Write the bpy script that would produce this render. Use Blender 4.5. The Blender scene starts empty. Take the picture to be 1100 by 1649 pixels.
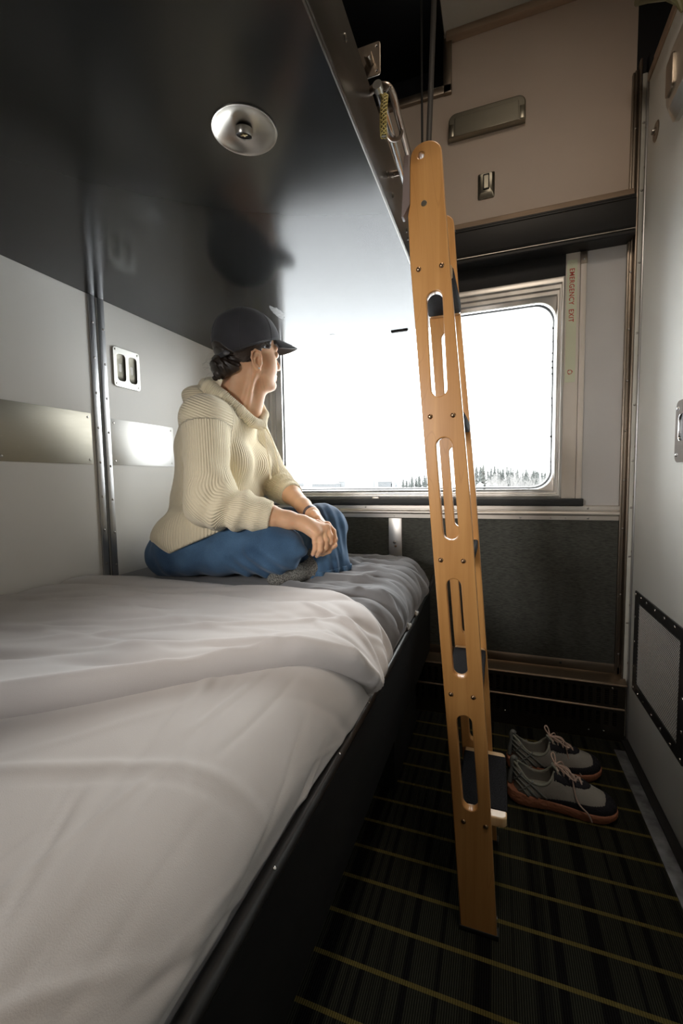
import bpy, bmesh, math, random
import numpy as np
from mathutils import Vector, Matrix, noise as mn
C = bpy.context.scene.collection
PI = math.pi
rng = random.Random(7)

# ------------------------------------------------------------------ helpers
def tag(o, label=None, cat=None, group=None, kind=None):
    if label: o['label'] = label
    if cat: o['category'] = cat
    if group: o['group'] = group
    if kind: o['kind'] = kind
    return o

def thing(name, loc, label, cat, group=None):
    o = bpy.data.objects.new(name, None); C.objects.link(o)
    o.empty_display_size = 0.05
    o.location = loc
    return tag(o, label, cat, group)

def wloc(o):
    v = Vector((0, 0, 0))
    while o is not None:
        v += Vector(o.location); o = o.parent
    return v

def link(name, me, mat=None, parent=None, smooth=False):
    """mesh is given in world coordinates; it is moved into its parent's space"""
    o = bpy.data.objects.new(name, me); C.objects.link(o)
    if mat is not None:
        me.materials.clear()
        for m in (mat if isinstance(mat, (list, tuple)) else [mat]): me.materials.append(m)
    if smooth:
        me.polygons.foreach_set('use_smooth', [True] * len(me.polygons))
    if parent is not None:
        me.transform(Matrix.Translation(-wloc(parent)))
        o.parent = parent
    return o

def smooth_by_angle(me, deg=35):
    me.polygons.foreach_set('use_smooth', [True] * len(me.polygons))
    bm = bmesh.new(); bm.from_mesh(me)
    lim = math.radians(deg)
    for e in bm.edges:
        if len(e.link_faces) == 2 and e.calc_face_angle(0) > lim: e.smooth = False
    bm.to_mesh(me); bm.free()

def fin(name, bm, mat, parent=None, deg=35, structure=False):
    me = bpy.data.meshes.new(name)
    bmesh.ops.recalc_face_normals(bm, faces=bm.faces)
    bm.to_mesh(me); bm.free()
    smooth_by_angle(me, deg)
    o = link(name, me, mat, parent)
    if structure: o['kind'] = 'structure'
    return o

def bbox(bm, x0, x1, y0, y1, z0, z1, bev=0.0, seg=2, M=None):
    r = bmesh.ops.create_cube(bm, size=1.0)
    vs = r['verts']
    for v in vs:
        v.co = Vector(((x0 + x1) / 2 + v.co.x * (x1 - x0), (y0 + y1) / 2 + v.co.y * (y1 - y0), (z0 + z1) / 2 + v.co.z * (z1 - z0)))
    if bev > 0:
        es = list({e for v in vs for e in v.link_edges})
        r2 = bmesh.ops.bevel(bm, geom=es, offset=bev, segments=seg, profile=0.5, affect='EDGES')
        vs = list({v for f in r2['faces'] for v in f.verts} | {v for v in vs if v.is_valid})
    if M is not None:
        for v in vs: v.co = M @ v.co
    return vs

def box(name, x0, x1, y0, y1, z0, z1, mat, parent=None, bev=0.002, structure=False, M=None):
    bm = bmesh.new(); bbox(bm, x0, x1, y0, y1, z0, z1, bev, 2, M)
    return fin(name, bm, mat, parent, 35, structure)

def frame_of(d):
    d = Vector(d).normalized()
    a = Vector((0, 0, 1)) if abs(d.z) < 0.9 else Vector((1, 0, 0))
    u = d.cross(a).normalized(); w = u.cross(d).normalized()
    return u, w

def tube(bm, pts, r, n=12, caps=True, closed=False):
    pts = [Vector(p) for p in pts]
    m = len(pts)
    rs = r if isinstance(r, (list, tuple)) else [r] * m
    tang = []
    for i in range(m):
        a = pts[i - 1] if (i > 0 or closed) else pts[i]
        b = pts[(i + 1) % m] if (i < m - 1 or closed) else pts[i]
        tang.append((b - a).normalized())
    u, w = frame_of(tang[0])
    rings = []
    for i in range(m):
        t = tang[i]
        u = (u - t * u.dot(t)).normalized(); w = t.cross(u)
        rings.append([bm.verts.new(pts[i] + (u * math.cos(2 * PI * k / n) + w * math.sin(2 * PI * k / n)) * rs[i]) for k in range(n)])
    for i in range(m if closed else m - 1):
        A = rings[i]; B = rings[(i + 1) % m]
        for k in range(n): bm.faces.new((A[k], A[(k + 1) % n], B[(k + 1) % n], B[k]))
    if caps and not closed:
        bm.faces.new(rings[0][::-1]); bm.faces.new(rings[-1])

def lathe(bm, prof, M, n=32):
    """profile [(r,h)...] about local z, placed by M"""
    rings = []
    for r, h in prof:
        if r < 1e-6: rings.append([bm.verts.new(M @ Vector((0, 0, h)))])
        else: rings.append([bm.verts.new(M @ Vector((r * math.cos(2 * PI * k / n), r * math.sin(2 * PI * k / n), h))) for k in range(n)])
    for A, B in zip(rings, rings[1:]):
        for k in range(n):
            k2 = (k + 1) % n
            if len(A) == 1 and len(B) == 1: continue
            if len(A) == 1: bm.faces.new((A[0], B[k], B[k2]))
            elif len(B) == 1: bm.faces.new((A[k], A[k2], B[0]))
            else: bm.faces.new((A[k], A[k2], B[k2], B[k]))

def axes(loc, x, y, z):
    M = Matrix.Identity(4)
    for i, a in enumerate((x, y, z)):
        a = Vector(a)
        for j in range(3): M[j][i] = a[j]
    for j in range(3): M[j][3] = loc[j]
    return M

def rrect(w, h, r, n=6, cx=0, cy=0):
    pts = []
    for qx, qy, a0 in ((1, 1, 0), (-1, 1, 90), (-1, -1, 180), (1, -1, 270)):
        for k in range(n + 1):
            a = math.radians(a0 + 90 * k / n)
            pts.append((cx + qx * (w / 2 - r) + r * math.cos(a), cy + qy * (h / 2 - r) + r * math.sin(a)))
    return pts

def plate(outlines, thick, M, bevel=0.0):
    """flat plate with holes: first loop outer, others holes; local xy plane, thickness along +-z"""
    cu = bpy.data.curves.new('c', 'CURVE'); cu.dimensions = '2D'; cu.fill_mode = 'BOTH'
    cu.extrude = max(thick / 2 - bevel, 1e-5); cu.bevel_depth = bevel; cu.bevel_resolution = 2
    cu.offset = -bevel
    for pts in outlines:
        s = cu.splines.new('POLY'); s.points.add(len(pts) - 1)
        for p, q in zip(s.points, pts): p.co = (q[0], q[1], 0, 1)
        s.use_cyclic_u = True
    o = bpy.data.objects.new('c', cu)
    me = bpy.data.meshes.new_from_object(o)
    me.transform(M)
    bpy.data.objects.remove(o); bpy.data.curves.remove(cu)
    bm = bmesh.new(); bm.from_mesh(me)
    bmesh.ops.remove_doubles(bm, verts=bm.verts, dist=1e-5)
    bmesh.ops.recalc_face_normals(bm, faces=bm.faces)
    bm.to_mesh(me); bm.free()
    return me

def plate_obj(name, outlines, thick, M, mat, parent=None, bevel=0.0, structure=False):
    me = plate(outlines, thick, M, bevel); me.name = name
    smooth_by_angle(me, 35)
    az = Vector((M[0][2], M[1][2], M[2][2])).normalized()
    for f in me.polygons:
        if abs(f.normal.dot(az)) > .9995: f.use_smooth = False
    o = link(name, me, mat, parent)
    if structure: o['kind'] = 'structure'
    return o

def text_mesh(txt, size, M, depth=0.0004, bold=0.0):
    cu = bpy.data.curves.new('t', 'FONT'); cu.body = txt; cu.size = size; cu.extrude = depth; cu.offset = bold
    cu.space_character = 1.12; cu.align_x = 'LEFT'; cu.align_y = 'CENTER'
    o = bpy.data.objects.new('t', cu); me = bpy.data.meshes.new_from_object(o); me.transform(M)
    bpy.data.objects.remove(o); bpy.data.curves.remove(cu)
    return me

_riv = {}
def rivet(loc, nrm, r=0.0045, mat=None, parent=None, name='rivet', h=0.5):
    key = (round(r, 5), tuple(round(c, 2) for c in nrm), h)
    if key not in _riv:
        u, w = frame_of(nrm)
        bm = bmesh.new()
        lathe(bm, [(r, -0.0005), (r, 0.0), (r * .9, r * h * .45), (r * .6, r * h * .85), (r * .25, r * h), (0, r * h)], axes((0, 0, 0), u, u.cross(Vector(nrm).normalized()) * -1, nrm), 14)
        # cross recess
        for a in (0, PI / 2):
            d = u * math.cos(a) + w * math.sin(a)
        me = bpy.data.meshes.new(name); bmesh.ops.recalc_face_normals(bm, faces=bm.faces); bm.to_mesh(me); bm.free()
        me.polygons.foreach_set('use_smooth', [True] * len(me.polygons))
        me.materials.append(mat); _riv[key] = me
    o = bpy.data.objects.new(name, _riv[key]); C.objects.link(o)
    if parent is not None:
        o.parent = parent; o.location = Vector(loc) - wloc(parent)
    else: o.location = loc
    return o

# ---- value noise in numpy
def vnoise(P, seed=0):
    P = np.asarray(P, float); i = np.floor(P).astype(np.int64); f = P - i; f = f * f * (3 - 2 * f)
    def h(ix):
        n = ix[..., 0] * 374761393 + ix[..., 1] * 668265263 + (ix[..., 2] if ix.shape[-1] > 2 else 0) * 2147483647 + seed * 974711
        n = (n ^ (n >> 13)) * 1274126177; n = n ^ (n >> 16)
        return (n & 0xffff) / 65535.0
    D = P.shape[-1]; out = 0
    for c in range(2 ** D):
        b = np.array([(c >> k) & 1 for k in range(D)])
        w = np.prod(np.where(b, f, 1 - f), axis=-1)
        out = out + w * h(i + b)
    return out * 2 - 1

def grid_mesh(name, P, mat, parent=None, wrap_u=False):
    """P: (n,m,3) numpy grid"""
    n, m, _ = P.shape
    idx = np.arange(n * m).reshape(n, m)
    a = idx[:-1, :-1]; b = idx[1:, :-1]; c = idx[1:, 1:]; d = idx[:-1, 1:]
    F = np.stack([a, b, c, d], -1).reshape(-1, 4)
    if wrap_u:
        F = np.concatenate([F, np.stack([idx[-1, :-1], idx[0, :-1], idx[0, 1:], idx[-1, 1:]], -1).reshape(-1, 4)])
    me = np_mesh(name, P.reshape(-1, 3), F)
    return link(name, me, mat, parent, True)

def np_mesh(name, V, F):
    me = bpy.data.meshes.new(name)
    k = F.shape[1]
    me.vertices.add(len(V)); me.vertices.foreach_set('co', np.ascontiguousarray(V, dtype=np.float32).ravel())
    me.loops.add(F.size); me.loops.foreach_set('vertex_index', np.ascontiguousarray(F, dtype=np.int32).ravel())
    me.polygons.add(len(F)); me.polygons.foreach_set('loop_start', np.arange(0, F.size, k, dtype=np.int32))
    try: me.polygons.foreach_set('loop_total', np.full(len(F), k, dtype=np.int32))
    except Exception: pass
    me.update(calc_edges=True); me.validate()
    return me

# ------------------------------------------------------------------ materials
def mat(name, color, rough=0.5, metal=0.0, spec=0.5, coat=0.0, coat_r=0.1, noise=0.0, nscale=8.0, bump=0.0, bscale=200.0, stretch=(1, 1, 1), rvar=0.0, sheen=0.0, sss=0.0, col2=None, coords='Object'):
    m = bpy.data.materials.new(name); m.use_nodes = True
    nt = m.node_tree; N = nt.nodes; L = nt.links; p = N['Principled BSDF']
    p.inputs['Base Color'].default_value = (*color, 1); p.inputs['Roughness'].default_value = rough
    p.inputs['Metallic'].default_value = metal; p.inputs['Specular IOR Level'].default_value = spec
    p.inputs['Coat Weight'].default_value = coat; p.inputs['Coat Roughness'].default_value = coat_r
    p.inputs['Sheen Weight'].default_value = sheen
    if sss:
        p.inputs['Subsurface Weight'].default_value = sss; p.inputs['Subsurface Radius'].default_value = (1, .35, .2); p.inputs['Subsurface Scale'].default_value = 0.008
    tc = N.new('ShaderNodeTexCoord'); mp = N.new('ShaderNodeMapping'); mp.inputs['Scale'].default_value = stretch
    L.new(tc.outputs[coords], mp.inputs['Vector'])
    if noise > 0 or col2 is not None or rvar > 0:
        n = N.new('ShaderNodeTexNoise'); n.inputs['Scale'].default_value = nscale; n.inputs['Detail'].default_value = 6
        L.new(mp.outputs[0], n.inputs['Vector'])
        if noise > 0 or col2 is not None:
            r = N.new('ShaderNodeValToRGB')
            r.color_ramp.elements[0].position = 0.3; r.color_ramp.elements[1].position = 0.7
            c2 = col2 if col2 is not None else tuple(min(1, c * (1 + noise)) for c in color)
            c1 = color if col2 is not None else tuple(c * (1 - noise) for c in color)
            r.color_ramp.elements[0].color = (*c1, 1); r.color_ramp.elements[1].color = (*c2, 1)
            L.new(n.outputs['Fac'], r.inputs[0]); L.new(r.outputs[0], p.inputs['Base Color'])
        if rvar > 0:
            mr = N.new('ShaderNodeMapRange'); mr.inputs['To Min'].default_value = max(0, rough - rvar); mr.inputs['To Max'].default_value = rough + rvar
            L.new(n.outputs['Fac'], mr.inputs['Value']); L.new(mr.outputs[0], p.inputs['Roughness'])
    if bump > 0:
        b = N.new('ShaderNodeBump'); b.inputs['Strength'].default_value = bump; b.inputs['Distance'].default_value = 0.001
        n2 = N.new('ShaderNodeTexNoise'); n2.inputs['Scale'].default_value = bscale; n2.inputs['Detail'].default_value = 3
        L.new(mp.outputs[0], n2.inputs['Vector']); L.new(n2.outputs['Fac'], b.inputs['Height']); L.new(b.outputs[0], p.inputs['Normal'])
    return m

def nd(m): return m.node_tree.nodes, m.node_tree.links, m.node_tree.nodes['Principled BSDF']

M_wall = mat('wall_laminate', (.74, .715, .675), .42, spec=.4, noise=.03, nscale=3, bump=.05, bscale=400)
M_wall_r = mat('door_laminate', (.86, .87, .84), .4, spec=.4, noise=.03, nscale=3, bump=.05, bscale=400)
M_upper = mat('beige_laminate', (.66, .55, .46), .5, spec=.35, noise=.03, nscale=4, bump=.05, bscale=500)
M_graypanel = mat('grey_laminate', (.50, .49, .48), .5, noise=.04, nscale=5, bump=.08, bscale=600)
M_ceil = mat('ceiling_panel_paint', (.55, .52, .46), .5)
M_white_trim = mat('cream_painted_trim', (.60, .55, .49), .45, noise=.05, nscale=9)
M_alu = mat('dull_aluminium', (.56, .52, .47), .42, metal=.85, noise=.12, nscale=14, rvar=.08, stretch=(.2, 1, 1))
M_alu_v = mat('dull_aluminium_upright', (.62, .60, .57), .38, metal=.9, noise=.15, nscale=14, rvar=.1, stretch=(1, 1, .12))
M_steel = mat('brushed_steel', (.60, .59, .55), .33, metal=1, noise=.10, nscale=30, rvar=.10, stretch=(1, .06, 1))
M_steel_v = mat('brushed_steel_upright', (.50, .50, .51), .36, metal=1, noise=.18, nscale=25, rvar=.12, stretch=(1, 1, .08))
M_bronze = mat('bronze_toned_steel', (.50, .38, .28), .42, metal=.7, noise=.2, nscale=20, rvar=.1, stretch=(.15, 1, 1))
M_bronze_v = mat('bronze_toned_steel_upright', (.32, .27, .22), .38, metal=1, noise=.2, nscale=20, rvar=.1, stretch=(1, 1, .12))
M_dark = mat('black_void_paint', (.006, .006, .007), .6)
M_blackmetal = mat('black_painted_metal', (.022, .022, .023), .36, spec=.5, noise=.2, nscale=12)
M_beam = mat('dark_grey_valance', (.014, .014, .014), .45, spec=.3, noise=.12, nscale=10, stretch=(.1, 1, 1))
M_chrome = mat('chrome', (.75, .75, .76), .12, metal=1)
M_screw = mat('screw_metal', (.42, .40, .38), .3, metal=1)
M_brass = mat('aged_screw', (.30, .20, .12), .3, metal=1)
M_rubber = mat('black_rubber', (.01, .01, .01), .6)
M_heater = mat('heater_enamel', (.032, .027, .02), .33, metal=.6, noise=.3, nscale=15, stretch=(.2, 1, 1))
M_paintline = mat('worn_bronze_edge', (.45, .35, .26), .32, metal=1, noise=.2, nscale=30)

# berth underside: glossy dark grey paint with scuffs
M_berth = mat('glossy_charcoal_paint', (.022, .023, .023), .26, spec=.28)
N, L, p = nd(M_berth)
tc = N.new('ShaderNodeTexCoord')
n = N.new('ShaderNodeTexNoise'); n.inputs['Scale'].default_value = 5; n.inputs['Detail'].default_value = 2; L.new(tc.outputs['Object'], n.inputs['Vector'])
mr = N.new('ShaderNodeMapRange'); mr.inputs['To Min'].default_value = .12; mr.inputs['To Max'].default_value = .21; L.new(n.outputs['Fac'], mr.inputs['Value']); L.new(mr.outputs[0], p.inputs['Roughness'])
n2 = N.new('ShaderNodeTexNoise'); n2.inputs['Scale'].default_value = 160; L.new(tc.outputs['Object'], n2.inputs['Vector'])
n3 = N.new('ShaderNodeTexNoise'); n3.inputs['Scale'].default_value = 9; L.new(tc.outputs['Object'], n3.inputs['Vector'])
b = N.new('ShaderNodeBump'); b.inputs['Strength'].default_value = .006; b.inputs['Distance'].default_value = .001; L.new(n2.outputs['Fac'], b.inputs['Height'])
b2 = N.new('ShaderNodeBump'); b2.inputs['Strength'].default_value = .25; b2.inputs['Distance'].default_value = .001; L.new(n3.outputs['Fac'], b2.inputs['Height']); L.new(b.outputs[0], b2.inputs['Normal'])
L.new(b2.outputs[0], p.inputs['Normal']); 

# scratched steel wall plate
def scratched(name, base, rough):
    m = mat(name, base, rough, metal=1)
    N, L, p = nd(m)
    tc = N.new('ShaderNodeTexCoord')
    mp = N.new('ShaderNodeMapping'); mp.inputs['Scale'].default_value = (1, 3, 60); L.new(tc.outputs['Object'], mp.inputs['Vector'])
    n = N.new('ShaderNodeTexNoise'); n.inputs['Scale'].default_value = 6; n.inputs['Detail'].default_value = 5; L.new(mp.outputs[0], n.inputs['Vector'])
    mp2 = N.new('ShaderNodeMapping'); mp2.inputs['Scale'].default_value = (1, 9, 30); L.new(tc.outputs['Object'], mp2.inputs['Vector'])
    n2 = N.new('ShaderNodeTexNoise'); n2.inputs['Scale'].default_value = 5; n2.inputs['Detail'].default_value = 9; n2.inputs['Roughness'].default_value = .75; L.new(mp2.outputs[0], n2.inputs['Vector'])
    r = N.new('ShaderNodeValToRGB'); r.color_ramp.elements[0].position = .62; r.color_ramp.elements[1].position = .72
    r.color_ramp.elements[0].color = (*base, 1); r.color_ramp.elements[1].color = tuple(min(1, c * 1.5) for c in base) + (1,)
    L.new(n2.outputs['Fac'], r.inputs[0]); L.new(r.outputs[0], p.inputs['Base Color'])
    mr = N.new('ShaderNodeMapRange'); mr.inputs['To Min'].default_value = rough - .08; mr.inputs['To Max'].default_value = rough + .12; L.new(n.outputs['Fac'], mr.inputs['Value']); L.new(mr.outputs[0], p.inputs['Roughness'])
    b = N.new('ShaderNodeBump'); b.inputs['Strength'].default_value = .1; b.inputs['Distance'].default_value = .0006; L.new(n2.outputs['Fac'], b.inputs['Height']); L.new(b.outputs[0], p.inputs['Normal'])
    return m
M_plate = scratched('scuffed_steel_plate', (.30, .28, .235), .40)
M_plate2 = scratched('glare_scuffed_steel_plate', (.62, .61, .59), .42)  # same kind of plate, window glare put into a paler base colour

# dark textile wall covering
M_textile = mat('charcoal_wall_textile', (.040, .042, .038), .9, spec=.2)
N, L, p = nd(M_textile)
tc = N.new('ShaderNodeTexCoord'); mp = N.new('ShaderNodeMapping'); mp.inputs['Scale'].default_value = (40, 40, 500); L.new(tc.outputs['Object'], mp.inputs['Vector'])
n = N.new('ShaderNodeTexNoise'); n.inputs['Scale'].default_value = 1.5; n.inputs['Detail'].default_value = 4; L.new(mp.outputs[0], n.inputs['Vector'])
r = N.new('ShaderNodeValToRGB'); r.color_ramp.elements[0].position = .3; r.color_ramp.elements[1].position = .7; r.color_ramp.elements[0].color = (.028, .030, .026, 1); r.color_ramp.elements[1].color = (.088, .090, .080, 1)
L.new(n.outputs['Fac'], r.inputs[0]); L.new(r.outputs[0], p.inputs['Base Color'])
b = N.new('ShaderNodeBump'); b.inputs['Strength'].default_value = .4; b.inputs['Distance'].default_value = .001; L.new(n.outputs['Fac'], b.inputs['Height']); L.new(b.outputs[0], p.inputs['Normal'])

# striped carpet
def math_node(N, L, op, a, b=None, clamp=False):
    m = N.new('ShaderNodeMath'); m.operation = op; m.use_clamp = clamp
    for i, v in enumerate((a, b)):
        if v is None: continue
        if isinstance(v, (int, float)): m.inputs[i].default_value = v
        else: L.new(v, m.inputs[i])
    return m.outputs[0]
M_carpet = mat('striped_dark_carpet', (.02, .02, .015), .95, spec=.1)
N, L, p = nd(M_carpet)
tc = N.new('ShaderNodeTexCoord'); sx = N.new('ShaderNodeSeparateXYZ'); L.new(tc.outputs['Object'], sx.inputs[0])
X, Y = sx.outputs[0], sx.outputs[1]
rib = math_node(N, L, 'SINE', math_node(N, L, 'MULTIPLY', X, 2 * PI / .0046))
ribf = math_node(N, L, 'MULTIPLY_ADD', rib, .5); N[-1].inputs[2].default_value = .5
# yellow stripes across (every 94 mm along the aisle)
fy = math_node(N, L, 'FRACT', math_node(N, L, 'DIVIDE', math_node(N, L, 'ADD', Y, 10 - .016), .094))
dy = math_node(N, L, 'ABSOLUTE', math_node(N, L, 'SUBTRACT', fy, .5))
ystripe = math_node(N, L, 'LESS_THAN', dy, .052)
# darker bands along
wv = N.new('ShaderNodeTexNoise'); wv.noise_dimensions = '1D'; wv.inputs['Scale'].default_value = 26; wv.inputs['Detail'].default_value = 1; L.new(X, wv.inputs['W'])
band = N.new('ShaderNodeValToRGB'); band.color_ramp.elements[0].position = .42; band.color_ramp.elements[1].position = .5; L.new(wv.outputs['Fac'], band.inputs[0])
mx = N.new('ShaderNodeMix'); mx.data_type = 'RGBA'; L.new(band.outputs[0], mx.inputs[0]); mx.inputs[6].default_value = (.010, .010, .010, 1); mx.inputs[7].default_value = (.038, .040, .029, 1)
mx2 = N.new('ShaderNodeMix'); mx2.data_type = 'RGBA'; mx2.blend_type = 'MULTIPLY'; mx2.inputs[0].default_value = .8; L.new(mx.outputs[2], mx2.inputs[6]); L.new(ribf, mx2.inputs[7])
mx3 = N.new('ShaderNodeMix'); mx3.data_type = 'RGBA'; L.new(math_node(N, L, 'MULTIPLY', ystripe, math_node(N, L, 'MULTIPLY_ADD', ribf, .7)), mx3.inputs[0])
N[-1].inputs[2].default_value = .25 if len(N[-1].inputs) > 2 else 0
L.new(mx2.outputs[2], mx3.inputs[6]); mx3.inputs[7].default_value = (.15, .12, .035, 1)
L.new(mx3.outputs[2], p.inputs['Base Color'])
b = N.new('ShaderNodeBump'); b.inputs['Strength'].default_value = .7; b.inputs['Distance'].default_value = .002
nn = N.new('ShaderNodeTexNoise'); nn.inputs['Scale'].default_value = 700; L.new(tc.outputs['Object'], nn.inputs['Vector'])
L.new(math_node(N, L, 'ADD', ribf, nn.outputs['Fac']), b.inputs['Height']); L.new(b.outputs[0], p.inputs['Normal'])

# maple plywood
def wood(name, c1, c2, axis_scale=(30, 6, 1.6), rough=.32):
    m = mat(name, c1, rough, spec=.5, coat=.35, coat_r=.15)
    N, L, p = nd(m)
    tc = N.new('ShaderNodeTexCoord'); mp = N.new('ShaderNodeMapping'); mp.inputs['Scale'].default_value = axis_scale; L.new(tc.outputs['Object'], mp.inputs['Vector'])
    n = N.new('ShaderNodeTexNoise'); n.inputs['Scale'].default_value = 1.6; n.inputs['Detail'].default_value = 7; n.inputs['Distortion'].default_value = .6; L.new(mp.outputs[0], n.inputs['Vector'])
    r = N.new('ShaderNodeValToRGB'); r.color_ramp.elements[0].position = .3; r.color_ramp.elements[1].position = .68
    r.color_ramp.elements[0].color = (*c1, 1); r.color_ramp.elements[1].color = (*c2, 1)
    L.new(n.outputs['Fac'], r.inputs[0])
    # fine growth lines
    mp2 = N.new('ShaderNodeMapping'); mp2.inputs['Scale'].default_value = (8, 8, .9); L.new(tc.outputs['Object'], mp2.inputs['Vector'])
    n2 = N.new('ShaderNodeTexNoise'); n2.inputs['Scale'].default_value = 1.0; n2.inputs['Detail'].default_value = 1; L.new(mp2.outputs[0], n2.inputs['Vector'])
    s = math_node(N, L, 'ABSOLUTE', math_node(N, L, 'SINE', math_node(N, L, 'MULTIPLY', n2.outputs['Fac'], 60)))
    ln = N.new('ShaderNodeValToRGB'); ln.color_ramp.elements[0].position = 0; ln.color_ramp.elements[1].position = .12; ln.color_ramp.elements[0].color = (.78, .72, .66, 1); ln.color_ramp.elements[1].color = (1, 1, 1, 1)
    L.new(s, ln.inputs[0])
    mx = N.new('ShaderNodeMix'); mx.data_type = 'RGBA'; mx.blend_type = 'MULTIPLY'; mx.inputs[0].default_value = .5; L.new(r.outputs[0], mx.inputs[6]); L.new(ln.outputs[0], mx.inputs[7])
    L.new(mx.outputs[2], p.inputs['Base Color'])
    return m
M_wood = wood('maple_plywood', (.46, .215, .062), (.58, .30, .10))
M_wood_edge = wood('pale_cut_wood', (.62, .40, .20), (.72, .50, .27))
M_grip = mat('black_grip_tape', (.016, .016, .018), .9, spec=.1, noise=.9, nscale=500, bump=.6, bscale=700)

def fabric(name, col, weave=900, bump=.25, sheen=.2, noise=.04, rough=.85):
    m = mat(name, col, rough, spec=.25, sheen=sheen, noise=noise, nscale=6)
    N, L, p = nd(m)
    tc = N.new('ShaderNodeTexCoord'); n2 = N.new('ShaderNodeTexNoise'); n2.inputs['Scale'].default_value = weave
    b = N.new('ShaderNodeBump'); b.inputs['Strength'].default_value = bump; b.inputs['Distance'].default_value = .0006
    L.new(tc.outputs['Object'], n2.inputs['Vector']); L.new(n2.outputs['Fac'], b.inputs['Height']); L.new(b.outputs[0], p.inputs['Normal'])
    return m
M_sheet = fabric('white_cotton_sheet', (.60, .575, .565))
M_duvet = fabric('pale_grey_duvet_cotton', (.62, .59, .585))
M_greysheet = fabric('slate_grey_sheet', (.205, .205, .215))
M_underfelt = fabric('white_underblanket', (.75, .76, .76))
# ================================================================== ROOM SHELL
XL, XR, YB, YF, ZC = -1.248, 0.47, 1.87, -0.85, 2.71
box('floor', XL - .05, XR + .2, YF, YB + .05, -.05, 0, M_carpet, bev=0, structure=True)
# left wall: two laminate panels with a joint
o = box('wall_left', XL - .05, XL, YF, 1.108, 0, ZC + .3, M_wall, bev=0.0, structure=True)
p2 = box('wall_panel', XL - .05, XL, 1.120, YB, 0, ZC + .3, M_wall, bev=0.0); p2.parent = o
gap = box('joint_backing', XL - .05, XL - .006, 1.108, 1.120, 0, ZC + .3, M_dark, bev=0); gap.parent = o
# joint strips with screws
for k, (y0, y1) in enumerate(((1.084, 1.1075), (1.1195, 1.143))):
    t = box('trim_%d' % (k + 1), XL, XL + .006, y0, y1, .55, 1.61, M_steel_v, bev=.0015, structure=True)
    for z in np.arange(.73, 1.60, .1135):
        rivet((XL + .006, (y0 + y1) / 2 + (.004 if k else -.001), z - .012 * k), (1, 0, 0), .0042, M_screw, t, 'screw')
# scuffed plates
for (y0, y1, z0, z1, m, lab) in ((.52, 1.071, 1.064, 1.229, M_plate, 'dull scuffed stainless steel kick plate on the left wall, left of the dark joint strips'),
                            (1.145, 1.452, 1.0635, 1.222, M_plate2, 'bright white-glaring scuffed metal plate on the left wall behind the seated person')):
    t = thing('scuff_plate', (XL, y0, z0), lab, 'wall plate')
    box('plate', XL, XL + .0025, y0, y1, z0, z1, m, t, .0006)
    for y in ((.79, y1 - .012) if y0 < 1 else (y0 + .014, y1 - .014)):
        for z in (z0 + .014, z1 - .014): rivet((XL + .0025, y, z), (1, 0, 0), .004, M_screw, t, 'screw', .3)
# recessed double finger pull
yc, zc_ = 1.228, 1.404
t = thing('recessed_pull', (XL, yc, zc_), 'square brushed metal recessed pull with two finger cups high on the left wall', 'wall pull')
MX = axes((XL + .003, yc, zc_), (0, 1, 0), (0, 0, 1), (1, 0, 0))
plate_obj('face_plate', [rrect(.118, .136, .012), rrect(.036, .092, .012, cx=-.025), rrect(.036, .092, .012, cx=.026)], .006, MX, M_steel, t, .0015)
M_cup = mat('shaded_cup_metal', (.16, .15, .12), .4, metal=.9)  # shade of the deep cups put into a darker metal colour
for cy in (-.025, .026):
    bm = bmesh.new()
    rings = []
    for (s, d) in ((1.0, .004), (.97, .0), (.9, -.016), (.6, -.024), (.0, -.026)):
        pts = rrect(.036 * max(s, .02), .092 * max(s, .02), .012 * max(s, .02), cx=cy)
        rings.append([bm.verts.new(axes((XL + .003, yc, zc_), (0, 1, 0), (0, 0, 1), (1, 0, 0)) @ Vector((q[0], q[1], d * .12))) for q in pts])
    for A, B in zip(rings, rings[1:]):
        for k in range(len(A)): bm.faces.new((A[k], A[(k + 1) % len(A)], B[(k + 1) % len(A)], B[k]))
    fin('finger_cup', bm, M_cup, t)
for sy in (-.049, .049):
    for sz in (-.058, .058): rivet((XL + .006, yc + sy, zc_ + sz), (1, 0, 0), .0045, M_screw, t, 'screw', .3)

# ---- window wall, built around the window opening
WX0, WX1, WZ0, WZ1 = -1.00, .235, .914, 1.82
w = box('wall_window_side', XL - .05, WX0, YB, YB + .06, 0, 1.99, M_graypanel, bev=0, structure=True)
for nm, a in (('wall_panel', (WX1 + .05, XR + .2, .86, 1.99, M_graypanel)), ('wall_panel', (WX0, XR + .2, 0, .86, M_textile))):
    q = box(nm, a[0], a[1], YB, YB + .06, a[2], a[3], a[4], bev=0); q.parent = w
q = box('upper_panel', XL - .05, XR - .027, YB - .004, YB + .06, 1.985, 2.505, M_upper, bev=0); q.parent = w
q = box('upper_panel', -.18, XR - .027, YB - .004, YB + .06, 2.505, 2.69, M_upper, bev=0); q.parent = w
q = box('head_board', WX0 - .04, XR, YB + .02, YB + .06, 1.742, 1.99, M_dark, bev=0); q.parent = w
# textile lower panel
tx = box('textile_panel', XL, .43, YB - .008, YB, .273, .832, M_textile, w, .002)
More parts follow.
